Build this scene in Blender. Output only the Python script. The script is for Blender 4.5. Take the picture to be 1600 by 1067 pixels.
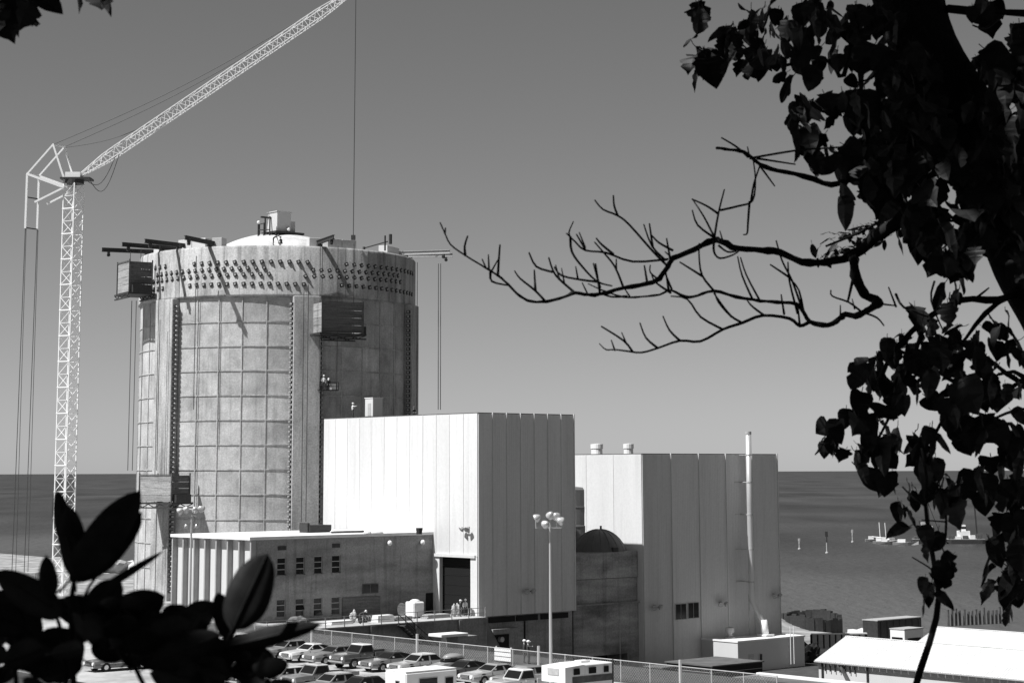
import bpy, bmesh, math, random
from mathutils import Vector, Matrix
random.seed(7)
rnd = random.uniform
for o in list(bpy.data.objects): bpy.data.objects.remove(o)
S = bpy.context.scene
COL = S.collection
# ------------------------------------------------------------------ camera
F = 3000.; PPX, PPY = 800., 308.3
TILT = math.atan(428/3000.); ROLL = .00372; H = 24.
cam = bpy.data.cameras.new('camera'); camo = bpy.data.objects.new('camera', cam); COL.objects.link(camo)
cam.sensor_width = 36.; cam.lens = 36*F/1600.; cam.shift_y = (PPY-533.5)/1600.
cam.clip_start = .1; cam.clip_end = 60000
cam.dof.use_dof = True; cam.dof.focus_distance = 190; cam.dof.aperture_fstop = 11
fw = Vector((0, math.cos(TILT), math.sin(TILT))); up0 = Vector((0, -math.sin(TILT), math.cos(TILT))); rt0 = Vector((1, 0, 0))
rt = rt0*math.cos(ROLL)-up0*math.sin(ROLL); up = rt0*math.sin(ROLL)+up0*math.cos(ROLL)
M = Matrix((rt, up, -fw)).transposed().to_4x4(); M.translation = (0, 0, H)
camo.matrix_world = M; S.camera = camo
S.render.resolution_x = 1024; S.render.resolution_y = 682
# ------------------------------------------------------------------ plan axes: U runs right and back, V left and back
A = math.radians(41); U = (math.cos(A), math.sin(A)); V = (-math.sin(A), math.cos(A))
# ------------------------------------------------------------------ sky, sun, exposure
OFF = math.radians(12); ELEV = math.radians(55)
sh = Vector((-math.cos(OFF)*U[0]+math.sin(OFF)*V[0], -math.cos(OFF)*U[1]+math.sin(OFF)*V[1], 0))
sund = Vector((sh.x*math.cos(ELEV), sh.y*math.cos(ELEV), math.sin(ELEV)))
W = bpy.data.worlds.new('World'); S.world = W; W.use_nodes = True
nt = W.node_tree; nt.nodes.clear()
sky = nt.nodes.new('ShaderNodeTexSky'); sky.sky_type = 'NISHITA'; sky.sun_disc = False
sky.sun_elevation = ELEV; sky.sun_rotation = math.atan2(sh.x, sh.y)
sky.altitude = 200; sky.air_density = .6; sky.dust_density = .25; sky.ozone_density = 1.0
sep = nt.nodes.new('ShaderNodeSeparateColor'); nt.links.new(sky.outputs[0], sep.inputs[0])
# black and white film: mostly the red and green light of the sky counts
m1 = nt.nodes.new('ShaderNodeMath'); m1.operation = 'MULTIPLY'; m1.inputs[1].default_value = .1; nt.links.new(sep.outputs[0], m1.inputs[0])
m2 = nt.nodes.new('ShaderNodeMath'); m2.operation = 'MULTIPLY_ADD'; m2.inputs[1].default_value = .75; nt.links.new(sep.outputs[1], m2.inputs[0]); nt.links.new(m1.outputs[0], m2.inputs[2])
m3 = nt.nodes.new('ShaderNodeMath'); m3.operation = 'MULTIPLY_ADD'; m3.inputs[1].default_value = .12; nt.links.new(sep.outputs[2], m3.inputs[0]); nt.links.new(m2.outputs[0], m3.inputs[2])
bg = nt.nodes.new('ShaderNodeBackground'); bg.inputs[1].default_value = .057; nt.links.new(m3.outputs[0], bg.inputs[0])
wo = nt.nodes.new('ShaderNodeOutputWorld'); nt.links.new(bg.outputs[0], wo.inputs[0])
sl = bpy.data.lights.new('sun', 'SUN'); sl.energy = 5.0; sl.angle = math.radians(.5); sl.color = (1, 1, 1)
so = bpy.data.objects.new('sun', sl); COL.objects.link(so); so.rotation_euler = sund.to_track_quat('Z', 'Y').to_euler(); so.location = (-60, -40, 120)
S.view_settings.view_transform = 'Standard'; S.view_settings.look = 'None'; S.view_settings.exposure = .4; S.view_settings.gamma = 1
S.view_settings.use_curve_mapping = False
S.render.engine = 'CYCLES'

# ------------------------------------------------------------------ surveying helpers
def ray(px, py):
    a = px-PPX; b = PPY-py
    a0 = a*math.cos(ROLL)+b*math.sin(ROLL); b0 = -a*math.sin(ROLL)+b*math.cos(ROLL)
    return (a0, F*math.cos(TILT)-b0*math.sin(TILT), F*math.sin(TILT)+b0*math.cos(TILT))
def at(px, py, Y):
    x, y, z = ray(px, py); s = Y/y; return Vector((x*s, Y, H+z*s))
def onz(px, py, z):
    d = ray(px, py); s = (z-H)/d[2]; return Vector((d[0]*s, d[1]*s, z))
C0 = at(747, 800, 218)
def uv(p):
    x, y = p[0]-C0.x, p[1]-C0.y; return (x*U[0]+y*U[1], x*V[0]+y*V[1])
def w(u, v, z=0.): return Vector((C0.x+u*U[0]+v*V[0], C0.y+u*U[1]+v*V[1], z))
def onv(px, py, v):
    d = ray(px, py); s = (v+C0.x*V[0]+C0.y*V[1])/(d[0]*V[0]+d[1]*V[1])
    p = (d[0]*s, d[1]*s, H+d[2]*s); return uv(p)[0], p[2]
def onu(px, py, u):
    d = ray(px, py); s = (u+C0.x*U[0]+C0.y*U[1])/(d[0]*U[0]+d[1]*U[1])
    p = (d[0]*s, d[1]*s, H+d[2]*s); return uv(p)[1], p[2]

# ------------------------------------------------------------------ mesh builder
class MB:
    def __init__(s): s.v = []; s.f = []; s.m = []
    def add(s, vs, fs, mi=0):
        b = len(s.v); s.v += [tuple(p) for p in vs]
        for f in fs: s.f.append(tuple(b+i for i in f)); s.m.append(mi)
    def box(s, x0, x1, y0, y1, z0, z1, mi=0):
        s.add([(x0,y0,z0),(x1,y0,z0),(x1,y1,z0),(x0,y1,z0),(x0,y0,z1),(x1,y0,z1),(x1,y1,z1),(x0,y1,z1)],
              [(0,3,2,1),(4,5,6,7),(0,1,5,4),(1,2,6,5),(2,3,7,6),(3,0,4,7)], mi)
    def bbox(s, x0, x1, y0, y1, z0, z1, b=.03, mi=0):     # chamfered box
        vs = []
        for z, k in ((z0, b), (z0+b, 0), (z1-b, 0), (z1, b)):
            c = b
            for (x, y) in ((x0+c,y0+k),(x1-c,y0+k),(x1-k,y0+c),(x1-k,y1-c),(x1-c,y1-k),(x0+c,y1-k),(x0+k,y1-c),(x0+k,y0+c)): vs.append((x, y, z))
        fs = [tuple(range(7,-1,-1)), tuple(range(24,32))]
        for r in range(3):
            for i in range(8): j = (i+1)%8; fs.append((r*8+i, r*8+j, r*8+8+j, r*8+8+i))
        s.add(vs, fs, mi)
    def bar(s, p0, p1, wd, ht=None, mi=0, upv=(0,0,1)):
        ht = ht or wd; p0 = Vector(p0); p1 = Vector(p1); d = (p1-p0).normalized()
        a = d.cross(Vector(upv))
        if a.length < 1e-4: a = d.cross(Vector((1,0,0)))
        a.normalize(); b = a.cross(d); a *= wd/2; b *= ht/2
        s.add([p0-a-b,p0+a-b,p0+a+b,p0-a+b,p1-a-b,p1+a-b,p1+a+b,p1-a+b],
              [(0,3,2,1),(4,5,6,7),(0,1,5,4),(1,2,6,5),(2,3,7,6),(3,0,4,7)], mi)
    def cyl(s, p0, p1, r0, r1=None, n=12, mi=0, caps=True):
        s.tube([p0, p1], [r0, r0 if r1 is None else r1], n, mi, caps)
    def tube(s, pts, rad, n=8, mi=0, caps=True):
        pts = [Vector(p) for p in pts]; vs = []; a = None
        for i, p in enumerate(pts):
            d = (pts[min(i+1,len(pts)-1)]-pts[max(i-1,0)])
            if d.length < 1e-9: d = Vector((0,0,1))
            d.normalize()
            if a is None:
                a = d.cross(Vector((0,0,1)))
                if a.length < .01: a = d.cross(Vector((0,1,0)))
            else: a = a-d*a.dot(d)
            a.normalize(); b = d.cross(a); r = rad[i] if hasattr(rad, '__len__') else rad
            for k in range(n):
                t = 2*math.pi*k/n; vs.append(p+a*r*math.cos(t)+b*r*math.sin(t))
        fs = []
        for i in range(len(pts)-1):
            for k in range(n): j = (k+1)%n; fs.append((i*n+k, i*n+j, i*n+n+j, i*n+n+k))
        if caps: fs += [tuple(range(n-1,-1,-1)), tuple((len(pts)-1)*n+k for k in range(n))]
        s.add(vs, fs, mi)
    def lathe(s, prof, c=(0,0,0), n=32, mi=0, a0=0., a1=2*math.pi):
        full = abs(a1-a0-2*math.pi) < 1e-6; m = n if full else n+1; vs = []
        for r, z in prof:
            for k in range(m):
                t = a0+(a1-a0)*k/n; vs.append((c[0]+r*math.cos(t), c[1]+r*math.sin(t), c[2]+z))
        fs = []
        for i in range(len(prof)-1):
            for k in range(n): j = (k+1)%m; fs.append((i*m+k, i*m+j, i*m+m+j, i*m+m+k))
        s.add(vs, fs, mi)
    def ell(s, c, r, n=8, mi=0):
        prof = [(math.sin(math.pi*i/n), -math.cos(math.pi*i/n)) for i in range(n+1)]; vs = []; q = 2*n
        for a, z in prof:
            for k in range(q): t = 2*math.pi*k/q; vs.append((c[0]+r[0]*a*math.cos(t), c[1]+r[1]*a*math.sin(t), c[2]+r[2]*z))
        fs = [(i*q+k, i*q+(k+1)%q, i*q+q+(k+1)%q, i*q+q+k) for i in range(n) for k in range(q)]
        s.add(vs, fs, mi)
    def loft(s, rings, mi=0, caps=True, closed=True):
        n = len(rings[0]); vs = [p for r in rings for p in r]; fs = []
        for i in range(len(rings)-1):
            for k in range(n if closed else n-1): j = (k+1)%n; fs.append((i*n+k, i*n+j, i*n+n+j, i*n+n+k))
        if caps: fs += [tuple(range(n-1,-1,-1)), tuple((len(rings)-1)*n+k for k in range(n))]
        s.add(vs, fs, mi)
    def mesh(s, name, mats, smooth=False, fix=True):
        me = bpy.data.meshes.new(name); me.from_pydata(s.v, [], s.f)
        for m in (mats if isinstance(mats, (list, tuple)) else [mats]): me.materials.append(m)
        me.polygons.foreach_set('material_index', s.m)
        if fix:
            bm = bmesh.new(); bm.from_mesh(me); bmesh.ops.recalc_face_normals(bm, faces=bm.faces[:]); bm.to_mesh(me); bm.free()
        if smooth:
            me.polygons.foreach_set('use_smooth', [True]*len(me.polygons))
        me.update(); return me
    def build(s, name, mats, parent=None, loc=None, rz=0., smooth=False, fix=True):
        return put(name, s.mesh(name, mats, smooth, fix), parent, loc, rz)
def put(name, me, parent=None, loc=None, rz=0.):
    o = bpy.data.objects.new(name, me); COL.objects.link(o)
    if parent: o.parent = parent
    if loc is not None: o.location = loc
    if rz: o.rotation_euler = (0, 0, rz)
    return o
def empty(name, loc, rz=0., label=None, cat=None, group=None):
    o = bpy.data.objects.new(name, None); COL.objects.link(o); o.location = loc; o.rotation_euler = (0, 0, rz); o.empty_display_size = .2
    return tag(o, label, cat, group)
def tag(o, label=None, cat=None, group=None, kind=None):
    if label: o['label'] = label
    if cat: o['category'] = cat
    if group: o['group'] = group
    if kind: o['kind'] = kind
    return o
def copy_tree(o, parent=None):
    c = o.copy(); COL.objects.link(c); c.parent = parent
    for ch in KIDS.get(o.name, []): copy_tree(ch, c)
    return c
KIDS = {}
def index_kids(root):
    KIDS[root.name] = [x for x in bpy.data.objects if x.parent == root]
    for k in KIDS[root.name]: index_kids(k)
def smoothstep(a, b, x):
    t = min(1, max(0, (x-a)/(b-a))); return t*t*(3-2*t)

# ------------------------------------------------------------------ materials (all neutral: the photograph is black and white)
def mat(name, c, rough=.8, spec=.3, metal=0., var=0., scale=1., stretch=(1,1,1), bump=0., bscale=8., dark=None, dscale=.3, damt=0., dstretch=(1,1,1), fine=0., fscale=5., streak=0., obj=0.):
    m = bpy.data.materials.new(name); m.use_nodes = True; n = m.node_tree; N = n.nodes; L = n.links
    b = N['Principled BSDF']; b.inputs['Base Color'].default_value = (c,c,c,1); b.inputs['Roughness'].default_value = rough
    b.inputs['Specular IOR Level'].default_value = spec; b.inputs['Metallic'].default_value = metal
    if var or damt or bump: 
        tc = N.new('ShaderNodeNewGeometry')
    def noise(sc, st, det=6, rg=.6):
        mp = N.new('ShaderNodeMapping'); mp.inputs['Scale'].default_value = st; L.new(tc.outputs['Position'], mp.inputs[0])
        t = N.new('ShaderNodeTexNoise'); t.inputs['Scale'].default_value = sc; t.inputs['Detail'].default_value = det; t.inputs['Roughness'].default_value = rg
        L.new(mp.outputs[0], t.inputs['Vector']); return t
    if var:
        t = noise(scale, stretch); r = N.new('ShaderNodeMapRange'); r.inputs[1].default_value = .3; r.inputs[2].default_value = .7
        r.inputs[3].default_value = c*(1-var); r.inputs[4].default_value = c*(1+var); L.new(t.outputs[0], r.inputs[0]); out = r.outputs[0]
        if damt:
            t2 = noise(dscale, dstretch); r2 = N.new('ShaderNodeMapRange'); r2.inputs[1].default_value = .48; r2.inputs[2].default_value = .68
            r2.inputs[3].default_value = 1.; r2.inputs[4].default_value = 1-damt; L.new(t2.outputs[0], r2.inputs[0])
            mu = N.new('ShaderNodeMath'); mu.operation = 'MULTIPLY'; L.new(out, mu.inputs[0]); L.new(r2.outputs[0], mu.inputs[1]); out = mu.outputs[0]
        def mul(out, src, lo, hi, a, c_):
            r_ = N.new('ShaderNodeMapRange'); r_.inputs[1].default_value = lo; r_.inputs[2].default_value = hi; r_.inputs[3].default_value = a; r_.inputs[4].default_value = c_; L.new(src, r_.inputs[0])
            u_ = N.new('ShaderNodeMath'); u_.operation = 'MULTIPLY'; L.new(out, u_.inputs[0]); L.new(r_.outputs[0], u_.inputs[1]); return u_.outputs[0]
        if fine: out = mul(out, noise(fscale, (1,1,1), 3, .7).outputs[0], .25, .75, 1-fine, 1+fine)
        if streak: out = mul(out, noise(1.5, (1,1,.045), 4, .65).outputs[0], .52, .72, 1., 1-streak)
        if obj: oi = N.new('ShaderNodeObjectInfo'); out = mul(out, oi.outputs['Random'], 0, 1, 1-obj, 1+obj*.6)
        L.new(out, b.inputs['Base Color'])
    if bump:
        t = noise(bscale, (1,1,1)); bp = N.new('ShaderNodeBump'); bp.inputs['Strength'].default_value = bump; bp.inputs['Distance'].default_value = .1
        L.new(t.outputs[0], bp.inputs['Height']); L.new(bp.outputs[0], b.inputs['Normal'])
    return m
M_ = dict(
 concrete=mat('concrete', .45, .9, .2, var=.2, scale=.7, stretch=(1,1,.35), bump=.3, bscale=6, damt=.42, dscale=.35, dstretch=(1,1,.25), fine=.32, streak=.4),
 panelc=mat('formwork_concrete', .47, .9, .2, var=.2, scale=.45, bump=.3, bscale=7, damt=.26, dscale=.28, dstretch=(1,1,.7), fine=.26, streak=.26, obj=.16),
 ringc=mat('ring_concrete', .45, .9, .2, var=.16, scale=.8, stretch=(1,1,.3), bump=.3, bscale=6, damt=.45, dscale=.4, dstretch=(1.4,1.4,.18), fine=.3, streak=.5),
 darkc=mat('stained_concrete', .34, .9, .2, var=.3, scale=.5, stretch=(.25,.25,1.6), bump=.3, bscale=6, damt=.55, dscale=.35, dstretch=(.5,.5,1.1), fine=.25, streak=.3),
 officec=mat('office_concrete', .28, .9, .2, var=.25, scale=.4, stretch=(.25,.25,1.2), bump=.3, bscale=6, damt=.4, dscale=.35, dstretch=(.3,.3,1.2), fine=.25, streak=.3),
 white=mat('white_cladding', .64, .55, .3, var=.06, scale=.4, stretch=(1,1,.1), fine=.06, fscale=3, streak=.12, obj=.09),
 white2=mat('pale_cladding', .58, .55, .3, var=.03, scale=.4, stretch=(1,1,.1)),
 paint=mat('white_paint', .78, .5, .4, var=.04, scale=1.5),
  domew=mat('dome_concrete', .55, .85, .2, var=.2, scale=.6, fine=.2),
 roofw=mat('white_roofing', .72, .7, .2, var=.12, scale=.6),
 steel=mat('dark_steel', .035, .6, .4, var=.3, scale=3),
 rust=mat('brown_steel', .09, .7, .3, var=.4, scale=2),
 black=mat('black', .012, .7, .2),
 cable=mat('cable', .06, .6, .3),
 crane=mat('crane_paint', .82, .5, .4),
 glass=mat('window_glass', .012, .1, .28),
 frame=mat('window_frame', .4, .6, .3),
 galv=mat('galvanised', .42, .45, .5, var=.15, scale=4),
 alum=mat('aluminium', .6, .35, .5, metal=.4),
 plank=mat('weathered_plank', .3, .9, .1, var=.3, scale=1.5, stretch=(.3,.3,4), fine=.3, obj=.2),
 plankd=mat('dark_and_shaded_plank', .13, .9, .1, var=.35, scale=1.5, stretch=(.3,.3,4), fine=.3, obj=.25),
 tank=mat('tank_paint', .11, .7, .3, var=.2, scale=.8, stretch=(1,1,.2)),
 skin=mat('skin', .35, .6, .3), shirtl=mat('light_shirt', .6, .9, .1), shirtd=mat('dark_shirt', .06, .9, .1), trous=mat('trousers', .07, .9, .1), hat=mat('hard_hat', .75, .4, .4), hatd=mat('dark_hat', .1, .4, .4),
 tyre=mat('tyre', .02, .8, .2), chrome=mat('chrome', .7, .18, .5, metal=.9), lens=mat('lamp_lens', .8, .15, .6),
 asphalt=mat('pale_asphalt', .42, .95, .1, var=.12, scale=.35, bump=.2, bscale=5, damt=.35, dscale=.12, fine=.15, fscale=1.5),
 verge=mat('dry_grass', .075, .95, .1, var=.4, scale=2.5, bump=.8, bscale=9),
 yard=mat('yard_gravel', .07, .95, .1, var=.25, scale=.6, bump=.4, bscale=7),
 bark=mat('bark', .02, .95, .1, var=.5, scale=6, stretch=(1,1,.3), bump=.8, bscale=14),
 twig=mat('twig_bark', .022, .9, .1),
 finp=mat('fin_concrete', .34, .8, .2, var=.08, scale=1),
 tarp=mat('canvas_tarp', .7, .9, .1, var=.1, scale=2),
 sandpile=mat('sand', .55, .95, .1, var=.15, scale=.5, bump=.5, bscale=3),
 roofm=mat('metal_roof', .7, .45, .4, var=.08, scale=.3, fine=.06, obj=.07),
 roofg=mat('gravel_roof', .09, .95, .1, var=.2, scale=1),
 roofd=mat('felt_roof', .12, .9, .1, var=.25, scale=.5),
)
def leafmat(name, c):
    m = mat(name, c, .5, .16, var=.4, scale=4); return m
M_['leaf'] = leafmat('leaf', .028); M_['leaf2'] = leafmat('leaf_sunlit', .06); M_['leaf3'] = mat('shrub_leaf', .03, .7, .05, var=.4, scale=20)
# ------------------------------------------------------------------ terrain
SHORE0, SHORE1 = 112., 132.
def gh(x, y):
    u, v = uv((x, y))
    lot = 9.
    us = 22*smoothstep(60, 420, v)*2          # shoreline swings outward to the left
    up_ = (8.-6*smoothstep(60, 110, u-us))*(1-.97*smoothstep(72, 120, v))       # plant grade beside the containment
    low = 0.
    side = smoothstep(-1.75, -1.45, v) if u < 0 else smoothstep(25, 45, v+0*u)
    right = low+(up_-low)*side
    t = smoothstep(-33, -22, u)
    z = lot+(right-lot)*t
    if u > 60: z = right
    sh_ = smoothstep(SHORE0-30+us, SHORE1+us, u); z = z*(1-sh_)-5*sh_
    z += 7.5*math.exp(-(((x+97)/17)**2+((y-298)/26)**2))       # dune at the left edge
    hill = 22.1-.12*y if y > 0 else 22.1-.05*y
    z = max(z, hill)
    return z
us_ = sorted(set([-900,-700,-500,-420,-350,-300]+list(range(-260,-150,6))+list(range(-150,-36,3))+[-36,-35,-34,-33,-32,-31,-30,-29,-28,-27,-26,-25,-24,-23,-22,-20,-15,-10,-5,-.3,-.1,5,10]+list(range(15,180,5))+[190,210,240,300]))
vs_ = sorted(set([-900,-700,-500,-420,-350,-300]+list(range(-260,-90,6))+list(range(-90,-6,4))+[-6,-3,-1.8,-1.7,-1.6,-1.5,-1.4]+[0,4]+list(range(8,120,5))+list(range(120,460,20))+[500,600,800,1000,1400]))
g = MB(); nu = len(us_)
for v in vs_:
    for u in us_:
        p = w(u, v); g.v.append((p.x, p.y, gh(p.x, p.y)))
for j in range(len(vs_)-1):
    for i in range(nu-1): g.f.append((j*nu+i, j*nu+i+1, j*nu+nu+i+1, j*nu+nu+i)); g.m.append(0)
mg = bpy.data.materials.new('ground_soil'); mg.use_nodes = True; N = mg.node_tree.nodes; L = mg.node_tree.links
b = N['Principled BSDF']; b.inputs['Roughness'].default_value = .95; b.inputs['Specular IOR Level'].default_value = .1
geo = N.new('ShaderNodeNewGeometry'); sx = N.new('ShaderNodeSeparateXYZ'); L.new(geo.outputs['Position'], sx.inputs[0])
n1 = N.new('ShaderNodeTexNoise'); n1.inputs['Scale'].default_value = .25; n1.inputs['Detail'].default_value = 8; L.new(geo.outputs['Position'], n1.inputs['Vector'])
r1 = N.new('ShaderNodeMapRange'); r1.inputs[1].default_value = .35; r1.inputs[2].default_value = .65; r1.inputs[3].default_value = .16; r1.inputs[4].default_value = .42; L.new(n1.outputs[0], r1.inputs[0])
r2 = N.new('ShaderNodeMapRange'); r2.inputs[1].default_value = .35; r2.inputs[2].default_value = .65; r2.inputs[3].default_value = .02; r2.inputs[4].default_value = .07; L.new(n1.outputs[0], r2.inputs[0])
r3 = N.new('ShaderNodeMapRange'); r3.inputs[1].default_value = 100; r3.inputs[2].default_value = 116; L.new(sx.outputs[1], r3.inputs[0])   # wooded hill gives way to sand
du_ = N.new('ShaderNodeVectorMath'); du_.operation = 'DOT_PRODUCT'; du_.inputs[1].default_value = (V[0], V[1], 0); L.new(geo.outputs['Position'], du_.inputs[0])
r4 = N.new('ShaderNodeMapRange'); r4.inputs[1].default_value = C0.x*V[0]+C0.y*V[1]-6; r4.inputs[2].default_value = C0.x*V[0]+C0.y*V[1]+2; L.new(du_.outputs['Value'], r4.inputs[0])   # sandy upper grade, dark yard soil to the right
r5 = N.new('ShaderNodeMath'); r5.operation = 'MULTIPLY'; L.new(r3.outputs[0], r5.inputs[0]); L.new(r4.outputs[0], r5.inputs[1])
mx = N.new('ShaderNodeMix'); L.new(r5.outputs[0], mx.inputs[0]); L.new(r2.outputs[0], mx.inputs[2]); L.new(r1.outputs[0], mx.inputs[3]); L.new(mx.outputs[0], b.inputs['Base Color'])
bp = N.new('ShaderNodeBump'); bp.inputs['Strength'].default_value = .7; bp.inputs['Distance'].default_value = .4; L.new(n1.outputs[0], bp.inputs['Height']); L.new(bp.outputs[0], b.inputs['Normal'])
gro = tag(g.build('ground', mg, smooth=True), kind='structure')
# lake
ml = bpy.data.materials.new('lake_water'); ml.use_nodes = True; N = ml.node_tree.nodes; L = ml.node_tree.links
b = N['Principled BSDF']; b.inputs['Base Color'].default_value = (.055,.055,.055,1); b.inputs['Roughness'].default_value = .45; b.inputs['Specular IOR Level'].default_value = .18
geo = N.new('ShaderNodeNewGeometry')
def wv(sc, st, det):
    mp = N.new('ShaderNodeMapping'); mp.inputs['Scale'].default_value = st; mp.inputs['Rotation'].default_value = (0,0,.5); L.new(geo.outputs['Position'], mp.inputs[0])
    t = N.new('ShaderNodeTexNoise'); t.inputs['Scale'].default_value = sc; t.inputs['Detail'].default_value = det; L.new(mp.outputs[0], t.inputs['Vector']); return t
t1 = wv(.35, (1,.35,1), 8); bp = N.new('ShaderNodeBump'); bp.inputs['Strength'].default_value = 1.; bp.inputs['Distance'].default_value = 1.2
L.new(t1.outputs[0], bp.inputs['Height']); L.new(bp.outputs[0], b.inputs['Normal'])
t2 = wv(.012, (1,.3,1), 6); rr = N.new('ShaderNodeMapRange'); rr.inputs[1].default_value = .35; rr.inputs[2].default_value = .7; rr.inputs[3].default_value = .028; rr.inputs[4].default_value = .066
L.new(t2.outputs[0], rr.inputs[0])
ds = N.new('ShaderNodeVectorMath'); ds.operation = 'DOT_PRODUCT'; ds.inputs[1].default_value = (U[0], U[1], 0); L.new(geo.outputs['Position'], ds.inputs[0])
sr = N.new('ShaderNodeMapRange'); sr.interpolation_type = 'SMOOTHSTEP'; u0_ = C0.x*U[0]+C0.y*U[1]; sr.inputs[1].default_value = u0_+110; sr.inputs[2].default_value = u0_+420; sr.inputs[3].default_value = .038; sr.inputs[4].default_value = 0.; L.new(ds.outputs['Value'], sr.inputs[0])   # sandy shallows are paler
ad = N.new('ShaderNodeMath'); L.new(rr.outputs[0], ad.inputs[0]); L.new(sr.outputs[0], ad.inputs[1]); L.new(ad.outputs[0], b.inputs['Base Color'])
lk = MB(); p = [(-30000, 60), (30000, 60), (30000, 52000), (-30000, 52000)]
lk.add([(x, y, -2.) for x, y in p], [(0,1,2,3)])
tag(lk.build('lake', ml), kind='structure')
# parking lot, verge and yard sheets lie just above the soil
def sheet(name, m, u0, u1, v0, v1, dz, du=3., dv=4.):
    s = MB(); a = max(1, int((u1-u0)/du)); c = max(1, int((v1-v0)/dv))
    for j in range(c+1):
        for i in range(a+1):
            q = w(u0+(u1-u0)*i/a, v0+(v1-v0)*j/c); s.v.append((q.x, q.y, gh(q.x, q.y)+dz))
    for j in range(c):
        for i in range(a): s.f.append((j*(a+1)+i, j*(a+1)+i+1, (j+1)*(a+1)+i+1, (j+1)*(a+1)+i)); s.m.append(0)
    return tag(s.build(name, m), kind='structure')
sheet('parking_lot', M_['asphalt'], -70, -41.6, -82, 30, .006, 28.4, 112)
sheet('verge', M_['verge'], -41.6, -33.2, -84, 12, .012, 8.4, 96)
sheet('yard', M_['yard'], -21.5, 78, -100, -2.2, .02, 2, 2)

# ------------------------------------------------------------------ containment building
CC = at(433, 600, 262); CC.z = 0
VA = math.atan2(-CC.y, -CC.x)               # direction towards the photographer
def ca(th): return VA+math.radians(th)
def cpt(th, r, z): return Vector((r*math.cos(ca(th)), r*math.sin(ca(th)), z))
RC, RR = 18.4, 18.75
cont = empty('containment_building', (CC.x, CC.y, 8.), 0, 'tall round concrete reactor containment building with buttresses under construction', 'containment building')
Z0 = -8.
def L_(z): return z-8.
s = MB(); s.lathe([(RC, L_(6)), (RC, L_(46.3))], n=96); s.build('wall', M_['concrete'], cont, smooth=True)
s = MB(); s.lathe([(RC-.2, L_(46.2)), (RR+.03, L_(46.2)), (RR+.03, L_(46.45)), (RR, L_(46.55)), (RR, L_(52.45)), (RR-.15, L_(52.65)), (15.6, L_(52.65)), (15.6, L_(52.0)), (.02, L_(52.0))], n=120)
ring = s.build('ring_girder', M_['ringc'], cont, smooth=False)
for p_ in ring.data.polygons: p_.use_smooth = abs(p_.normal.z) < .3
s = MB(); R0 = 11.0; hh = 4.2; RS = (R0*R0+hh*hh)/(2*hh)
prof = []
for i in range(13):
    r = R0*(1-i/12.); prof.append((max(r, .01), L_(52.2)+math.sqrt(RS*RS-r*r)-(RS-hh)))
s.lathe(prof, n=72); s.build('dome', M_['domew'], cont, smooth=True)
# buttresses
BT = [-169, -109, -49, 11, 71, 131]
for k, th in enumerate(BT):
    s = MB(); hw = 1.75
    z1 = 46.15
    s.bbox(RC-.8, RC+1.0, -hw, hw, L_(6), L_(z1), .05)
    o = s.build('buttress', M_['concrete'], cont, rz=ca(th))
    if th in (-49, 11, 71):
        a = MB()
        for side in (-1, 1):
            z = 9.
            while z < 45.5:
                a.box(RC+.28, RC+.78, side*(hw+.005) if side > 0 else side*hw-.22, side*hw+.22 if side > 0 else side*(hw+.005), L_(z), L_(z+.36), 0)
                a.cyl((RC+.53, side*(hw+.2), L_(z+.18)), (RC+.53, side*(hw+.42), L_(z+.18)), .14, n=6, mi=1)
                z += .62
        tag(a.build('anchor_strip', [M_['steel'], M_['galv']], o), kind='stuff')
# formwork lift panels between the buttresses (5 columns x 13 rows in each bay facing the camera)
rows = [46.1-1.3] + [42.89-3.105*i for i in range(0, 12)]
rows = [46.05, 42.95, 39.85, 36.75, 33.65, 30.55, 27.45, 24.35, 21.25, 18.15, 15.05, 11.95, 8.85]
def panel_mesh(dth, h, g=.55):
    s = MB(); seg = 4; a = math.radians(dth/2-g/2*.45); pr = .03
    vs = []
    for (r, zz, ins) in ((RC-.05, 0, 0), (RC+pr*.6, 0, 0), (RC+pr, .03, .002), (RC+pr, h-.03, .002), (RC+pr*.6, h, 0), (RC-.05, h, 0)):
        for k in range(seg+1):
            t = -(a-ins)+2*(a-ins)*k/seg; vs.append((r*math.cos(t), r*math.sin(t), zz))
    fs = [(i*(seg+1)+k, i*(seg+1)+k+1, (i+1)*(seg+1)+k+1, (i+1)*(seg+1)+k) for i in range(5) for k in range(seg)]
    fs += [tuple(i*(seg+1) for i in range(6)), tuple(i*(seg+1)+seg for i in range(5,-1,-1))]
    s.add(vs, fs); return s
bw = 48.6/5
pm = {}
for bay0 in (-109, -49, 11):
    for c in range(5):
        th = bay0+5.7+bw*(c+.5)
        if th < -100 or th > 88: continue
        for r in range(12):
            h = rows[r]-rows[r+1]-.10
            key = round(h, 2)
            if key not in pm: pm[key] = panel_mesh(bw, h).mesh('formwork_panel', M_['panelc'])
            put('formwork_panel', pm[key], cont, (0, 0, L_(rows[r+1])+.05), ca(th))
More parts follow.
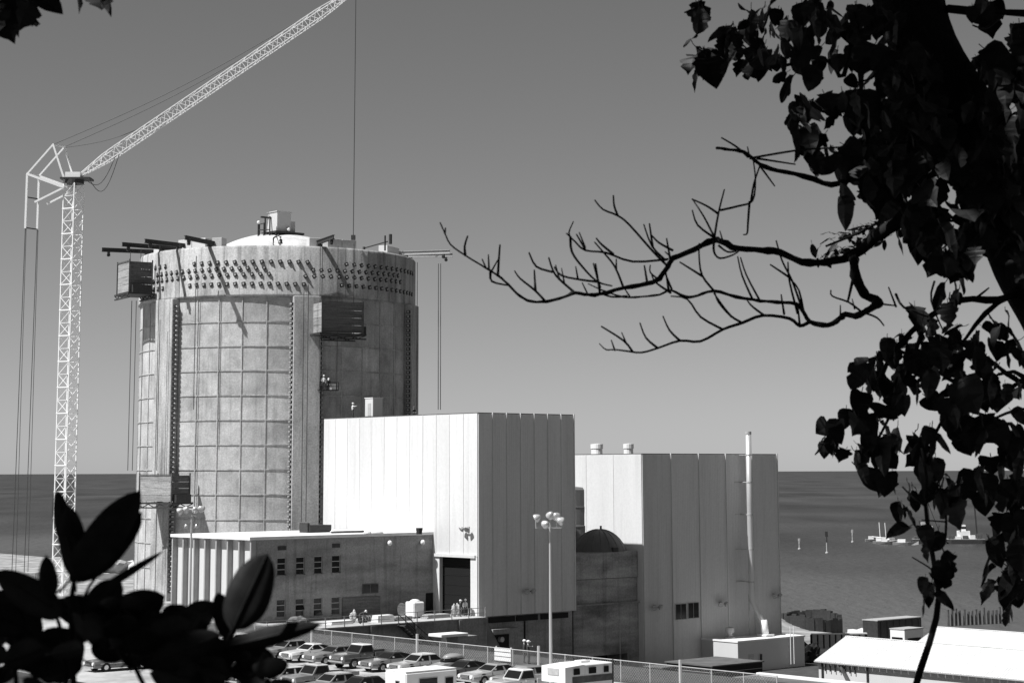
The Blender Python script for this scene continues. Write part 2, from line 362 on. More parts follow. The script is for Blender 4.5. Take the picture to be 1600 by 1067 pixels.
# raised grout fins between the panels (thin pale ribs, seen as the grid)
for bay0 in (-109, -49, 11):
    for c in range(1, 5):
        th = bay0+5.7+bw*c
        if -98 < th < 88:
            fin = MB()
            t0 = ca(th); ax = Vector((math.cos(t0), math.sin(t0), 0)); ta = Vector((-math.sin(t0), math.cos(t0), 0))
            vsx = []
            for zz in (L_(9), L_(46)):
                for r_, o_ in ((RC-.02, -.07), (RC+.13, -.06), (RC+.13, .06), (RC-.02, .07)): vsx.append(ax*r_+ta*o_+Vector((0,0,zz)))
            fin.add(vsx, [(0,1,5,4),(1,2,6,5),(2,3,7,6),(0,3,2,1),(4,5,6,7)]); fin.build('panel_rib', M_['concrete'], cont)
for r in range(1, 12):
    for bay0 in (-109, -49, 11):
        s = MB(); zc = L_(rows[r]); a0, a1 = ca(max(-98, bay0+5.9)), ca(min(88, bay0+54.1))
        s.lathe([(RC-.02, zc-.07), (RC+.12, zc-.06), (RC+.12, zc+.06), (RC-.02, zc+.07)], n=24, a0=a0, a1=a1); s.build('lift_rib', M_['concrete'], cont)
# tendon anchors on the ring girder
am = MB(); am.bbox(-.06, .1, -.25, .25, -.25, .25, .03, 0)
am.cyl((.09, 0, 0), (.2, 0, 0), .13, .11, 8, 1); amesh = am.mesh('tendon_anchor', [M_['steel'], M_['galv']])
def arow(t0, t1, n, z0, z1, tilt):
    for i in range(n):
        f = i/(n-1); th = t0+(t1-t0)*f; o = put('tendon_anchor', amesh, ring, cpt(th, RR+.02, L_(z0+(z1-z0)*f)))
        o.rotation_mode = 'XYZ'
        Rm = Matrix.Rotation(ca(th), 4, 'Z') @ Matrix.Rotation(math.radians(tilt+rnd(-6, 6)), 4, 'X'); o.rotation_euler = Rm.to_euler()
for sh_, lim in ((0, 0), (62.5, 0), (-62.5, 0)):
    for (t0, t1, n, z0, z1, tl) in ((-35, 11.2, 15, 50.5, 50.55, 22), (-57, -5.6, 17, 49.55, 49.75, 28), (-60, -3.7, 18, 48.75, 48.95, 28), (-37, 9.8, 15, 47.75, 47.7, 14)):
        if sh_ == -62.5:
            t0b, t1b = t0+sh_, t1+sh_
            if t1b < -88: continue
            arow(max(t0b, -88), t1b, max(2, int(n*(t1b-max(t0b,-88))/(t1b-t0b))), z0, z1, tl)
        else:
            a0, a1 = t0+sh_+8*(sh_ > 0 and tl == 28), t1+sh_
            if a0 > 84: continue
            a1c = min(a1, 86); arow(a0, a1c, max(2, int(n*(a1c-a0)/(t1-t0))), z0, z1, tl)
# rubbing seam under the ring
# penthouse, roof boxes
def rootC(name, th, r, z, label, cat, rz=None, group=None):
    p = CC+cpt(th, r, z); return empty(name, p, ca(th) if rz is None else rz, label, cat, group)
pc = at(436, 362, 259); KP = .87
ph = empty('roof_penthouse', (pc.x, pc.y, 55.75), A, 'pale box hut standing on the top of the dome', 'hut'); ph.scale = (KP, KP, KP)
s = MB(); s.bbox(-1.3, 1.3, -1.35, 1.35, .55, 3.6, .04); s.build('wall', M_['white2'], ph)
s = MB(); s.box(-1.42, 1.42, -1.47, 1.47, 3.6, 3.72); s.build('roof', M_['white2'], ph)
s = MB(); s.box(1.3, 2.2, -1.2, .4, .55, 2.3); s.build('side_cabinet', M_['galv'], ph)
s = MB(); s.box(-2.0, 3.4, -2.0, 1.9, .2, .52); 
for x in (-1.8, 0, 2.8):
    for y in (-1.8, 1.7): s.bar((x, y, -.8), (x, y, .3), .2)
s.build('skid_frame', M_['steel'], ph)
s = MB()
for x, y, h in ((-3.0, 1.0, 1.8), (-3.0, -.3, 1.8), (-2.4, .3, 2.8), (-2.4, -1.0, 2.8), (-3.6, .4, 1.6)): s.bar((x, y, -.8), (x, y, h), .16)
s.bar((-3.2, .3, 2.75), (-1.3, .3, 2.75), .25); s.bar((-3.0, 1.0, 1.7), (-3.0, -.3, 1.7), .14); s.bar((-3.6, .4, .7), (-2.4, -1, .7), .14)
s.build('hoist_frame', M_['steel'], ph)
s = MB(); s.ell((-3.55, .4, 1.9), (.26, .26, .28), 6); s.ell((.6, -1.75, .9), (.28, .28, .3), 6); s.build('flood_lamp', M_['lens'], ph)
def rimbox(px, py, wpx, hgt, label, m='white2', dpth=1.3, rr=16.6, bays=1):
    X = (px-433)/3000.*250; th = math.degrees(math.asin(max(-1, min(1, X/rr))))
    o = rootC('form_box', th, rr, 52.66, label, 'box', group='boxes along the containment rim')
    L2 = wpx*250/3000./max(.45, math.cos(math.radians(th)))/2
    s = MB()
    for k in range(bays):
        y0 = -L2+2*L2*k/bays; y1 = -L2+2*L2*(k+1)/bays
        s = MB(); s.bbox(-dpth/2, dpth/2, y0+.03, y1-.03, .12, hgt, .03); s.build('box_section', M_[m], o)
    s = MB(); s.box(-dpth/2+.1, dpth/2-.1, -L2+.1, L2-.1, 0, .12); s.build('skid', M_['steel'], o)
rimbox(249, 380, 20, 1.2, 'short white box at the left end of the containment rim')
rimbox(303, 376, 44, 1.35, 'long white box on the rim left of the dome, with two sections', bays=2)
rimbox(341, 374, 16, 1.3, 'small grey sided box on the rim right beside the long white box', 'galv')
rimbox(486, 375, 18, 1.25, 'short white box on the rim right of the two crouching workers')
rimbox(527, 378, 46, 1.25, 'long grey box on the rim right of the dome', 'galv', bays=2)
rimbox(609, 390, 22, 1.2, 'white box near the right end of the containment rim')
rimbox(632, 394, 10, 1.25, 'small white box last on the right of the rim')
# outrigger beams
def beam(th, r0, r1, z, label, m='steel'):
    o = rootC('outrigger_beam', th, 0, z, label, 'beam', group='outrigger beams on the rim')
    s = MB(); s.box(r0, r1, -.16, .16, .48, .55); s.box(r0, r1, -.16, .16, 0, .07); s.box(r0+.01, r1-.01, -.05, .05, .07, .48); s.build('beam', M_[m], o)
    s = MB(); s.box(RR-.8, RR-.3, -.3, .3, -.3, 0); s.box(r0, r0+1., -.4, .4, -.3, 0); s.build('bearing_block', M_['steel'], o)
    s = MB(); s.box(r1-1.05, r1-.75, -.2, .2, -.35, 0); s.cyl((r1-.9, -.15, -.4), (r1-.9, .15, -.4), .22, n=10); s.build('sheave', M_['steel'], o)
for th, r1, z, lab in ((-74, 24.2, 52.95, 'lowest and leftmost dark outrigger beam on the containment rim'), (-57, 24.0, 52.95, 'second dark outrigger beam from the left on the rim'),
    (-45, 24.0, 52.95, 'third dark outrigger beam from the left, below the white boxes'), (-29, 24.2, 52.95, 'dark outrigger beam nearest the dome on the left side'),
    (16.5, 24.0, 53.0, 'stubby outrigger beam pointing forward beside the long grey box'),):
    beam(th, 14.8, r1, z, lab)
beam(69, 16, 24.4, 52.9, 'upper of the two outrigger beams on the right side of the rim', 'galv'); beam(78, 16, 24.0, 52.9, 'lower of the two outrigger beams on the right side of the rim', 'galv')
s = MB(); o = rootC('winch_arm', 42, 0, 52.7, 'thin dark winch arm on the rim between two boxes', 'winch')
s.bar((16.5, 0, .4), (19.5, 1.5, 1.2), .14); s.bar((19.2, 1.3, -.0), (19.2, 1.3, 2.0), .16); s.bar((19.6, 1.9, .9), (19.6, 1.9, 2.2), .3); s.bar((16.6, 0, 0), (16.6, 0, .6), .25); s.build('arm', M_['steel'], o)
# hanging work platforms
def platform(th, r, zb, wt, wr, h, label, ztop, cab, m1='plank', m2='plankd', truss=True, extra=None):
    o = rootC('work_platform', th, r, zb, label, 'platform')
    n = 4
    hw, hr = wt/2, wr/2
    for k in range(n):                                     # outer boarding, board by board; two plank tones paint lit and shaded faces
        z0 = .45+(h-.45)*k/n; z1 = .45+(h-.45)*(k+1)/n-.04
        s = MB(); s.box(hr, hr+.07, -hw, hw, z0, z1); s.build('board', M_[m1], o)
        s = MB(); s.box(-hr, hr-.01, -hw-.07, -hw, z0, z1); s.build('board', M_[m2], o)
        s = MB(); s.box(-hr, hr-.01, hw, hw+.07, z0, z1); s.build('board', M_[m2], o)
    for y in (-hw-.12, hw+.12):
        for x in (-hr, hr+.12): s = MB(); s.bar((x, y, .2), (x, y, h+.25), .14); s.build('post', M_['rust'], o)
    s = MB(); s.bar((hr+.12, -hw-.2, h+.05), (hr+.12, hw+.2, h+.05), .12); s.build('top_rail', M_['rust'], o)
    s = MB(); s.box(-hr-.3, hr+.35, -hw-.5, hw+.5, .1, .32); s.build('floor', M_['steel'], o)
    s = MB()
    for x in (-hr-.2, hr+.25):
        s.bar((x, -hw-.5, -.35), (x, hw+.5, -.35), .16)
        for k in range(6): y0 = -hw-.4+(wt+.8)*k/6; y1 = -hw-.4+(wt+.8)*(k+1)/6; s.bar((x, y0, -.3 if k%2 else .1), (x, y1, .1 if k%2 else -.3), .1)
    s.build('truss', M_['steel'], o)
    s = MB(); s.box(-hr-.55, -hr-.1, -hw-.45, -hw-.1, .3, 1.5); s.build('motor', M_['steel'], o); s = MB(); s.box(-hr+.3, hr-.2, hw+.1, hw+.7, .3, 1.3); s.build('motor', M_['steel'], o)
    s = MB()
    for y in cab:
        s.tube([(0, y, .3), (0, y, ztop-zb)], .045, 5)
    s.build('cable', M_['cable'], o)
    return o
platform(-66, RR+1.75, 46.9, 4.4, 3.0, 4.4, 'boarded work platform hanging at the upper left edge of the containment', 53, (-2.0, 2.0))
platform(21.5, RR+1.8, 41.0, 5.4, 3.0, 4.2, 'shade toned boarded work platform hanging high up right of the middle buttress', 53, (-2.2, 2.2), m1='plankd', m2='plank')  # tones swapped: front painted as shaded, sides as sunlit
platform(-42, RR+2.0, 20.0, 5.4, 3.1, 3.7, 'boarded work platform hanging low down on the left buttress', 53, (-1.8, 1.8))
o = rootC('man_basket', 19, RR+.9, 34.2, 'small open work basket with workers hanging against the shaded wall', 'basket')
s = MB(); s.box(-.4, .4, -1.3, 1.3, 0, .12)
for y in (-1.3, 0, 1.3):
    for x in (-.38, .38): s.bar((x, y, .1), (x, y, 1.05), .06)
for x in (-.38, .38): s.bar((x, -1.3, 1.05), (x, 1.3, 1.05), .06); s.bar((x, -1.3, .55), (x, 1.3, .55), .05)
s.build('cage', M_['steel'], o)
s = MB(); s.box(-.3, .3, .35, .95, .12, .85); s.build('tool_box', M_['tarp'], o)
s = MB(); 
for y in (-1.2, 1.2): s.tube([(0, y, 1.0), (0, y, 18.5)], .035, 5)
s.build('cable', M_['cable'], o)
# loose cables on the wall
def hang(name, pts, label, r=.04):
    o = empty(name, pts[0], 0, label, 'cable'); s = MB(); s.tube([Vector(p)-Vector(pts[0]) for p in pts], r, 5); s.build('strand', M_['cable'], o); return o
for k, (px, y0, y1, d, lab) in enumerate(((206, 470, 735, 254, 'thin cable hanging below the upper left platform, leftmost'), (213, 470, 735, 254.5, 'thin cable hanging below the upper left platform, next to the wall'),
    (307, 400, 640, 242.6, 'cable hanging down the lit wall left of the middle bay'), (475, 445, 815, 241.8, 'left cable of the pair hanging down the middle buttress'), (482, 445, 815, 241.8, 'right cable of the pair hanging down the middle buttress'),
    (652, 410, 640, 256, 'cable hanging close to the right edge of the containment'), (685, 412, 640, 254, 'left cable hanging from the right outrigger beams'), (688.5, 412, 640, 254, 'right cable hanging from the right outrigger beams'),
    (250, 500, 735, 246.5, 'cable running down the left buttress to the low platform'), (245, 790, 930, 246, 'cable below the low platform'))):
    a = at(px, y0, d); b_ = at(px, y1, d); b_.x = a.x; hang('hanging_cable', [a, b_], lab, .05)
# ------------------------------------------------------------------ buildings on the plan grid (local x = U, y = V)
def uvroot(name, u, v, z, label, cat, group=None): return empty(name, w(u, v, z), A, label, cat, group)
def clad(root, u0, u1, v0, v1, z0, z1, nu_, nv_, m, faces='uv', th=.09, bat=.1, m2=None, door=None):
    """ribbed metal cladding: one panel per bay on the -v face and on the -u face, cover strips between"""
    if 'u' in faces:                                     # -v face, bays along u
        wdt = (u1-u0)/nu_; s = MB(); s.box(0.02, wdt-.02, -th, 0, 0, z1-z0)
        k = 0
        while k*.3 < wdt-.2: s.box(.12+k*.3, .22+k*.3, -th-.012, -th, .02, z1-z0-.02); k += 1
        me = s.mesh('wall_panel', m)
        sb = MB(); sb.box(-.06, .06, -th-bat, .0, 0, z1-z0+.13); mb = sb.mesh('cover_strip', m2 or m)
        for i in range(nu_): put('wall_panel', me, root, (u0+wdt*i, v0, z0))
        for i in range(1, nu_+1): put('cover_strip', mb, root, (u0+wdt*i-(.06 if i == nu_ else 0), v0, z0))
    if 'v' in faces:
        wdt = (v1-v0)/nv_
        sb = MB(); sb.box(-th-.045, 0, -.035, .035, 0, z1-z0+.03); mb = sb.mesh('cover_strip', m2 or m)
        for i in range(nv_):
            zz = z0
            if door and v0+wdt*(i+.5) < door[0]: zz = door[1]
            s = MB(); s.box(-th, 0, .02, wdt-.02, 0, z1-zz); s.build('wall_panel', m, root, (u0, v0+wdt*i, zz))
            if i: put('cover_strip', mb, root, (u0, v0+wdt*i, z0 if zz == z0 else zz)).scale = (1, 1, 1 if zz == z0 else (z1-zz)/(z1-z0))
def flood(root, x, y, z, ax='v', n=2):
    """twin floodlight on a wall bracket"""
    o = put('flood_light', None, root, (x, y, z), 0 if ax == 'v' else -math.pi/2)
    s = MB(); s.bar((0, 0, 0), (0, -.5, 0), .12); s.bar((-.55, -.45, 0), (.55, -.45, 0), .1); s.box(-.2, .2, -.12, 0, -.25, .25); s.build('bracket', M_['steel'], o)
    for sx_ in (-.5, .5)[:n]:
        s = MB(); s.lathe([(.02, .3), (.2, .26), (.34, .05), (.36, -.12), (.3, -.14), (.02, -.08)], n=10); q = s.build('lamp_head', M_['galv'], o, (sx_, -.62, 0)); q.rotation_euler = (math.radians(-55), 0, math.radians(25*(1 if sx_ > 0 else -1)))
# ---- tall white building
b1 = uvroot('tall_white_building', 0, 0, 0, 'tallest white metal clad block building in front of the containment', 'building')
T1 = 30.5
s = MB(); s.box(.1, 14.6, .1, 1.1, 8.0, T1-.1); s.box(.1, 14.6, 7.0, 29.6, 8.0, T1-.1); s.box(.1, 14.6, 1.1, 7.0, 14.5, T1-.1); s.box(8, 14.6, 1.1, 7.0, 8., 14.5); s.build('core_wall', M_['white2'], b1)
clad(b1, 0, 14.7, 0, 29.7, 8.0, T1, 7, 12, M_['white'], door=(7.35, 14.6))
s = MB(); s.box(-.12, 0, .02, 1.2, 8.0, 14.55); s.build('door_jamb', M_['white'], b1)
s = MB(); s.box(-.12, 0, 6.75, 7.42, 8.0, 14.55); s.build('door_jamb', M_['white'], b1)
s = MB(); s.box(-.3, 0, .3, 7.5, 14.42, 14.75); s.build('door_header', M_['white'], b1)
for k in range(6): s = MB(); s.box(.55, .65, 1.11, 6.99, 8.0+k*1.083, 9.06+k*1.083); s.build('bay_shade_slat', M_['black'], b1)  # black slats stand in for the unlit depth of the open bay
s = MB(); s.box(-.05, 14.75, -.05, 29.75, T1-.02, T1+.1); s.build('roof', M_['roofg'], b1)
s = MB(); s.box(.25, 14.35, .15, 14.8, -.5, 7.99); s.build('concrete_base', M_['officec'], b1)
s = MB()
for (a0, a1) in ((1.6, 5.4), (5.7, 8.9), (9.4, 13.6)): s = MB(); s.box(a0, a1, -.02, .15, 7.25, 7.85); s.build('base_slot', M_['black'], b1)
s = MB(); s.box(1.4, 5.4, -.9, .14, 6.1, 6.6); s.build('door_canopy', M_['officec'], b1)
s = MB(); s.box(1.7, 4.6, .08, .2, 0, 5.9); s.build('base_door', M_['black'], b1)
s = MB(); s.box(6.9, 7.0, -.02, .16, 0, 7.2); s.build('base_joint', M_['black'], b1)
u_, z_ = onv(822, 923, 0); flood(b1, u_, -.1, z_); v_, z_ = onu(733, 826, 0); flood(b1, -.1, v_, z_, 'u')
s = MB(); s.cyl((3.2, -.4, 5.4), (3.2, .1, 5.4), .3, n=10); s.build('wall_lamp', M_['galv'], b1)
# roof items of the tall building
for (px, lab, wd_, hg) in ((568, 'white metal hut on the roof of the tall white building', 1.15, 2.3), ):
    v_, z_ = onu(575, 652, 1.2); o = uvroot('roof_hut', 1.4, v_, T1+.1, lab, 'hut'); s = MB(); s.bbox(0, 1.5, -.7, .9, .1, hg, .03); s.build('wall', M_['white2'], o); s = MB(); s.box(-.06, 1.56, -.76, .96, hg, hg+.08); s.build('roof', M_['paint'], o); s = MB(); s.box(-.03, 0, -.3, .3, .15, 1.7); s.build('door', M_['galv'], o)
# ---- second white building
b2 = uvroot('wide_white_building', 25.3, -.6, 0, 'lower wide white metal clad building on the right with a tall flue pipe', 'building')
T2 = 26.0
s = MB(); s.box(.1, 24.4, .1, 29, .0, T2-.05); s.build('core_wall', M_['white2'], b2)
clad(b2, 0, 24.5, 0, 29.2, .0, T2, 5, 6, M_['white'], bat=.12)
s = MB(); s.box(-.05, 24.55, -.05, 29.25, T2-.02, T2+.1); s.build('roof', M_['roofg'], b2)
def pv(px, py): a, z = onv(px, py, -.7); return a-25.3, z
for k in range(2):
    a0, z1 = pv(1055+k*19.5, 944-k*2); a1, z0 = pv(1072+k*19.5, 966-k*2)
    s = MB(); s.box(a0-.08, a1+.08, -.17, -.1, z0-.08, z1+.08); fr = s.build('window', M_['galv'], b2)
    for i in range(2):
        s = MB(); q = (a1-a0)/2; s.box(a0+q*i+.05, a0+q*(i+1)-.05, -.2, -.15, z0, z1); s.build('pane', M_['glass'], fr)
for px, py in ((1022, 948), (1125, 943), (1209, 930)):
    a, z = pv(px, py); flood(b2, a, -.1, z)
for i, px in enumerate((934, 941, 982)):
    p = at(px, 708, 250); q = uv(p); s = MB(); r_ = .72
    s.lathe([(.62, 0), (.62, .2), (r_*.85, .25), (r_*.85, 1.2), (.02, 1.25)], n=14); a_ = s.build('roof_vent', M_['paint'], b2, (q[0]-25.3, q[1]+.6+(1.2 if i == 1 else 0), T2+.1))
    s = MB(); s.lathe([(r_*.86, .75), (r_*.96, .78), (r_*.96, 1.35), (.02, 1.42)], n=14); s.build('vent_cap', M_['paint'], a_)
s = MB()
for y in (2.2, 2.8): s.bar((24.9, y, 6), (24.9, y, 12), .08)
z = 6.2
while z < 12: s.bar((24.9, 2.2, z), (24.9, 2.8, z), .06); z += .4
for z in (7, 9, 11): s.bar((24.4, 2.5, z), (25.4, 2.5, z+.4), .1)
s.build('ladder', M_['steel'], b2)
# ---- flue pipe
up_, zt = onv(1169, 676, -2.4); 
fl = uvroot('flue_pipe', up_, -2.4, 3.75, 'tall slim pale flue pipe rising in front of the wide white building', 'pipe')
u2_, z2_ = onv(1176, 944, -2.4); zk = 7.6-3.75
s = MB(); s.tube([(0, 0, zt-3.75), (0, 0, 16), (0, 0, zk+1.0), (.05, -.1, zk+.3), (.4, -.7, zk-1.2), (.75, -1.3, zk-2.7), (.8, -1.4, zk-3.2)], .36, 16); s.build('pipe', M_['alum'], fl, smooth=True)
s = MB(); s.cyl((0,0,zt-3.95), (0,0,zt-3.6), .4, n=16); s.build('rim_cap', M_['galv'], fl)
s = MB(); s.cyl((.8,-1.4,0), (.72,-1.25,1.9), .5, .44, 14); s.build('base_sleeve', M_['paint'], fl, smooth=True)
s = MB(); s.box(.1, 1.6, -2.2, -.7, -.02, .18); s.build('base_plate', M_['paint'], fl)
for z in (6.5, 10.5, 14.8, 18.8, 22.2):
    s = MB(); s.bar((0, 0, z), (0, 1.7, z), .08); s.bar((-.9, 1.65, z), (.6, 1.65, z), .07); s.cyl((0,0,z-.1), (0,0,z+.1), .39, n=14); s.build('stay', M_['galv'], fl)
s = MB(); s.cyl((.05, .5, 0), (.05, .5, 5), .1, n=8); s.build('drain_pipe', M_['galv'], fl)
# ---- low annex under the flue
lb = uvroot('low_annex', 35.0, -6.75, 0, 'low flat roofed white annex below the flue pipe', 'building')
s = MB(); s.bbox(0, 12.2, 0, 6.0, 0, 3.6, .03); s.build('wall', M_['white2'], lb)
s = MB(); s.box(.25, 11.95, .25, 5.95, 3.6, 3.66); s.build('roof', M_['roofw'], lb)
s = MB(); s.box(-.08, 12.28, -.08, .22, 3.55, 3.75); s.box(-.08, .22, .22, 6.0, 3.55, 3.75); s.box(11.98, 12.28, .22, 6.0, 3.55, 3.75); s.build('parapet', M_['paint'], lb)
s = MB(); s.lathe([(.75, 0), (.75, .15), (.35, .25), (.35, .6), (.55, .7), (.55, 1.25), (.02, 1.4)], n=14); s.build('roof_vent', M_['galv'], lb, (3.2, 4.2, 3.66))
s = MB(); s.lathe([(.45, 0), (.2, .2), (.2, .7), (.4, .8), (.35, 1.3), (.02, 1.4)], n=12); s.build('roof_vent', M_['galv'], lb, (10.4, 4.6, 3.66))
s = MB(); s.box(1.9, 2.8, -.05, .0, 0, 2.1); s.build('door', M_['galv'], lb)
for x in (8.9, 9.5): s = MB(); s.bar((x, -.6, .5), (x, -.6, 5.0), .07); s.build('mast', M_['paint'], lb)
s = MB(); s.box(3.9, 4.05, -.25, -.05, 0, 2.0); s.build('downpipe', M_['steel'], lb)
# black storage sheds
for (u0, v0, du, dv, h, lab) in ((23.2, -13.6, 8.4, 7.2, 2.0, 'long low black shed in front of the white annex'), (20.6, -8.2, 2.2, 2.6, 1.6, 'small black crate beside the long black shed')):
    o = uvroot('storage_shed', u0, v0, 0, lab, 'shed')
    for k in range(3): s = MB(); s.box(0, du, 0, dv, h*k/3+.02, h*(k+1)/3-.02); s.build('side_board', M_['black'], o)
    s = MB(); s.box(-.2, du+.2, -.2, dv+.2, h, h+.14); s.build('roof', M_['roofd'], o)
    s = MB()
    for k in range(1, 3): s.box(-.03, du+.03, -.03, dv+.03, h*k/3-.02, h*k/3+.02)
    s.build('batten', M_['galv'], o)
# ---- concrete structure between the two white buildings
md = uvroot('concrete_bunker', 14.7, .2, 0, 'dark stained concrete block wedged between the two white buildings', 'building')
s = MB(); s.box(-.1, 10.5, 0, 12, 2.6, 8.45); s.box(8.6, 10.5, 0, 12, 0, 2.6); s.build('lower_wall', M_['darkc'], md)
s = MB(); s.box(-.1, 10.45, .12, 12, 8.5, 11.4); s.build('middle_wall', M_['darkc'], md)
s = MB(); s.box(-.1, 10.4, -.05, 12, 11.46, 14.4); s.build('upper_wall', M_['darkc'], md)
s = MB(); s.box(-.1, 10.5, -.25, .0, 8.42, 8.6); s.build('ledge', M_['officec'], md)
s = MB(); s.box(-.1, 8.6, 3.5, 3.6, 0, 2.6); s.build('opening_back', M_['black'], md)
s = MB(); s.box(-.1, 10.4, 0, 12, 14.41, 14.5); s.build('roof', M_['officec'], md)
s = MB(); s.cyl((7.0, -.4, 0), (7.0, -.4, 6.2), .05, n=6); s.build('conduit', M_['galv'], md)
# tank
pt = at(905, 862, 244); q = uv(pt)
tk = empty('steel_tank', (pt.x-.75, pt.y, 14.5), 0, 'dark upright steel tank half hidden behind the tall white building', 'tank')
s = MB(); s.lathe([(2.72, 0), (2.72, 2.6), (2.78, 2.65), (2.78, 2.8), (2.65, 2.85), (2.65, 5.0), (2.7, 5.02), (2.7, 5.12), (2.65, 5.15), (2.65, 7.2), (2.4, 7.5), (.02, 7.7)], n=40); s.build('shell', M_['tank'], tk, smooth=False)
s = MB(); s.lathe([(2.9, -.05), (2.9, .3), (2.72, .31)], n=40); s.build('base_ring', M_['steel'], tk)
s = MB(); s.box(1.2, 1.5, -2.75, -2.55, .6, 1.1); s.build('manhole', M_['galv'], tk)
# domed cover
pd = at(950, 862, 241)
ua, ub = onv(905, 862, 2.4)[0], min(25.15, onv(990, 862, 2.4)[0]); pd = w((ua+ub)/2, 2.9)
dm = empty('domed_cover', (pd.x, pd.y, 14.5), A, 'dark domed cover on top of the concrete block', 'dome')
s = MB(); RD = (ub-ua)/2; hd = 2.6; DY = 2.7/RD; dm.scale = (1, DY, 1); RS = (RD*RD+hd*hd)/(2*hd)
s.lathe([(RD*(1-i/10.)+.005, math.sqrt(RS*RS-(RD*(1-i/10.))**2)-(RS-hd)) for i in range(11)], n=36); s.build('shell', M_['tank'], dm, smooth=True)
for k in range(18):
    t = 2*math.pi*k/18; s = MB(); pts = [((RD*(1-i/8.)+.02)*math.cos(t), 0, 0) for i in range(9)]
    pts = [((RD*(1-i/8.))*math.cos(t)*1.0, (RD*(1-i/8.))*math.sin(t), math.sqrt(RS*RS-(RD*(1-i/8.))**2)-(RS-hd)+.02) for i in range(8)]
    s.tube(pts, .045, 5); s.build('rib', M_['tank'], dm)
s = MB(); s.box(-.4, .4, -RD-.25, -RD+.3, 0, .5); s.build('hatch', M_['steel'], dm)
s = MB(); s.cyl((.3, 0, hd), (.3, 0, hd+.4), .14, n=8); s.build('vent', M_['steel'], dm)
pb = at(925, 846, 246); o = empty('roof_cabinet', (pb.x, pb.y, 14.5), A, 'small pale cabinet behind the domed cover', 'cabinet'); s = MB(); s.bbox(-.8, .8, -.6, .6, 0, 3.0, .03); s.build('wall', M_['white2'], o); s = MB(); s.box(-.9, .9, -.7, .7, 3, 3.12); s.build('roof', M_['steel'], o)
pb = at(993, 860, 243); o = empty('roof_cabinet', (pb.x, pb.y, 14.5), A, 'low white curb box at the right end of the domed cover', 'cabinet'); s = MB(); s.bbox(-1.2, .3, -.6, 1.6, 0, 1.3, .03); s.build('wall', M_['white2'], o); s = MB(); s.box(-1.25, .35, -.65, 1.65, 1.3, 1.4); s.build('roof', M_['white2'], o)
# ---- office building with fins
of = uvroot('office_building', -24.3, 8, 8., 'two storey concrete office building with white vertical fins on its end', 'building')
TO = 8.85
WD = .45
wins = []
for (x0, x1) in ((433, 447), (462.5, 476), (490.8, 504), (518.5, 532)):
    ca0, ca1 = onv(x0, 900, 8)[0], onv(x1, 900, 8)[0]
    for (y0, y1, dy) in ((871.5, 898.5, 0), (936.5, 963.5, 0)):
        k = (x0-433)/86.
        a0, z1 = onv(x0, y0-4*k, 8); a1, z0 = onv(x1, y1-4*k, 8); wins.append((ca0+24.3, ca1+24.3, z0-8, z1-8))
xs = sorted(set([0, 24.25]+[round(a, 3) for q in wins for a in q[:2]]))
cols = {}
for q in wins: cols.setdefault(round(q[0], 3), []).append(q)
s = MB(); prev = 0
for k in sorted(cols):
    qs = sorted(cols[k], key=lambda q: q[2]); s.box(prev, qs[0][0], 0, WD, 0, TO); x0, x1 = qs[0][0], qs[0][1]; zz = 0
    for q in qs: s.box(x0, x1, 0, WD, zz, q[2]); zz = q[3]
    s.box(x0, x1, 0, WD, zz, TO); prev = x1
s.box(prev, 24.25, 0, WD, 0, TO); s.build('front_wall', M_['officec'], of)
for i, q in enumerate(wins):
    x0, x1, z0, z1 = q; s = MB()
    for (a, b_, c, d) in ((x0, x0+.06, z0, z1), (x1-.06, x1, z0, z1), (x0+.06, x1-.06, z0, z0+.06), (x0+.06, x1-.06, z1-.06, z1)): s.box(a, b_, .12, .22, c, d)
    for k in (1, 2): zz = z0+(z1-z0)*k/3; s.box(x0+.06, x1-.06, .1, .22, zz-.04, zz+.04)
    fr = s.build('window', M_['frame'], of)
    for k in range(3):
        a = z0+(z1-z0)*k/3+.05; c = z0+(z1-z0)*(k+1)/3-.05; s = MB(); s.box(x0+.07, x1-.07, -.012, .012, -(c-a)/2, (c-a)/2); o = s.build('pane', M_['glass'], fr, (0, .17, (a+c)/2))
        if (i, k) in ((3, 1), (5, 0)): o.rotation_euler = (math.radians(-38), 0, 0); o.location.y = -.02
    s = MB(); s.box(x0-.08, x1+.08, -.08, .1, z0-.12, z0-.0); s.build('sill', M_['officec'], fr)
# inner walls, back, floor slabs, roof
s = MB(); s.box(.02, WD, WD, 16, 0, TO); s.build('end_wall', M_['white2'], of)
s = MB(); s.box(WD, 24.2, 15.6, 16, 0, TO); s.build('back_wall', M_['officec'], of)
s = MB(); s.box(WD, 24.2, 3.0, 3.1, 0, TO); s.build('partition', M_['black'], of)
s = MB(); s.box(-.78, 24.28, -.1, 16.1, TO, TO+.32); s.build('roof_slab', M_['roofw'], of)
nf = 8
for k in range(nf):
    v0 = -.1+(16-.1)*k/(nf-1); s = MB(); s.bbox(-.62, .0, v0, v0+.24, 0, TO-.02, .02); s.build('fin', M_['finp'], of)
for k in range(nf-1):
    v0 = -.1+(16-.1)*k/(nf-1)
    s = MB(); s.box(-.12, .02, v0+.24, v0+2.27, 0, .9); s.build('spandrel', M_['galv'], of)
    if k in (0, 1, 2, 4):
        s = MB(); s.box(-.1, .01, v0+.5, v0+1.0, .95, 4.0); f_ = s.build('slit_window', M_['frame'], of)
        for j in range(4): s = MB(); s.box(-.13, -.1, v0+.56, v0+.94, 1.05+j*.74, 1.7+j*.74); s.build('pane', M_['glass'], f_)
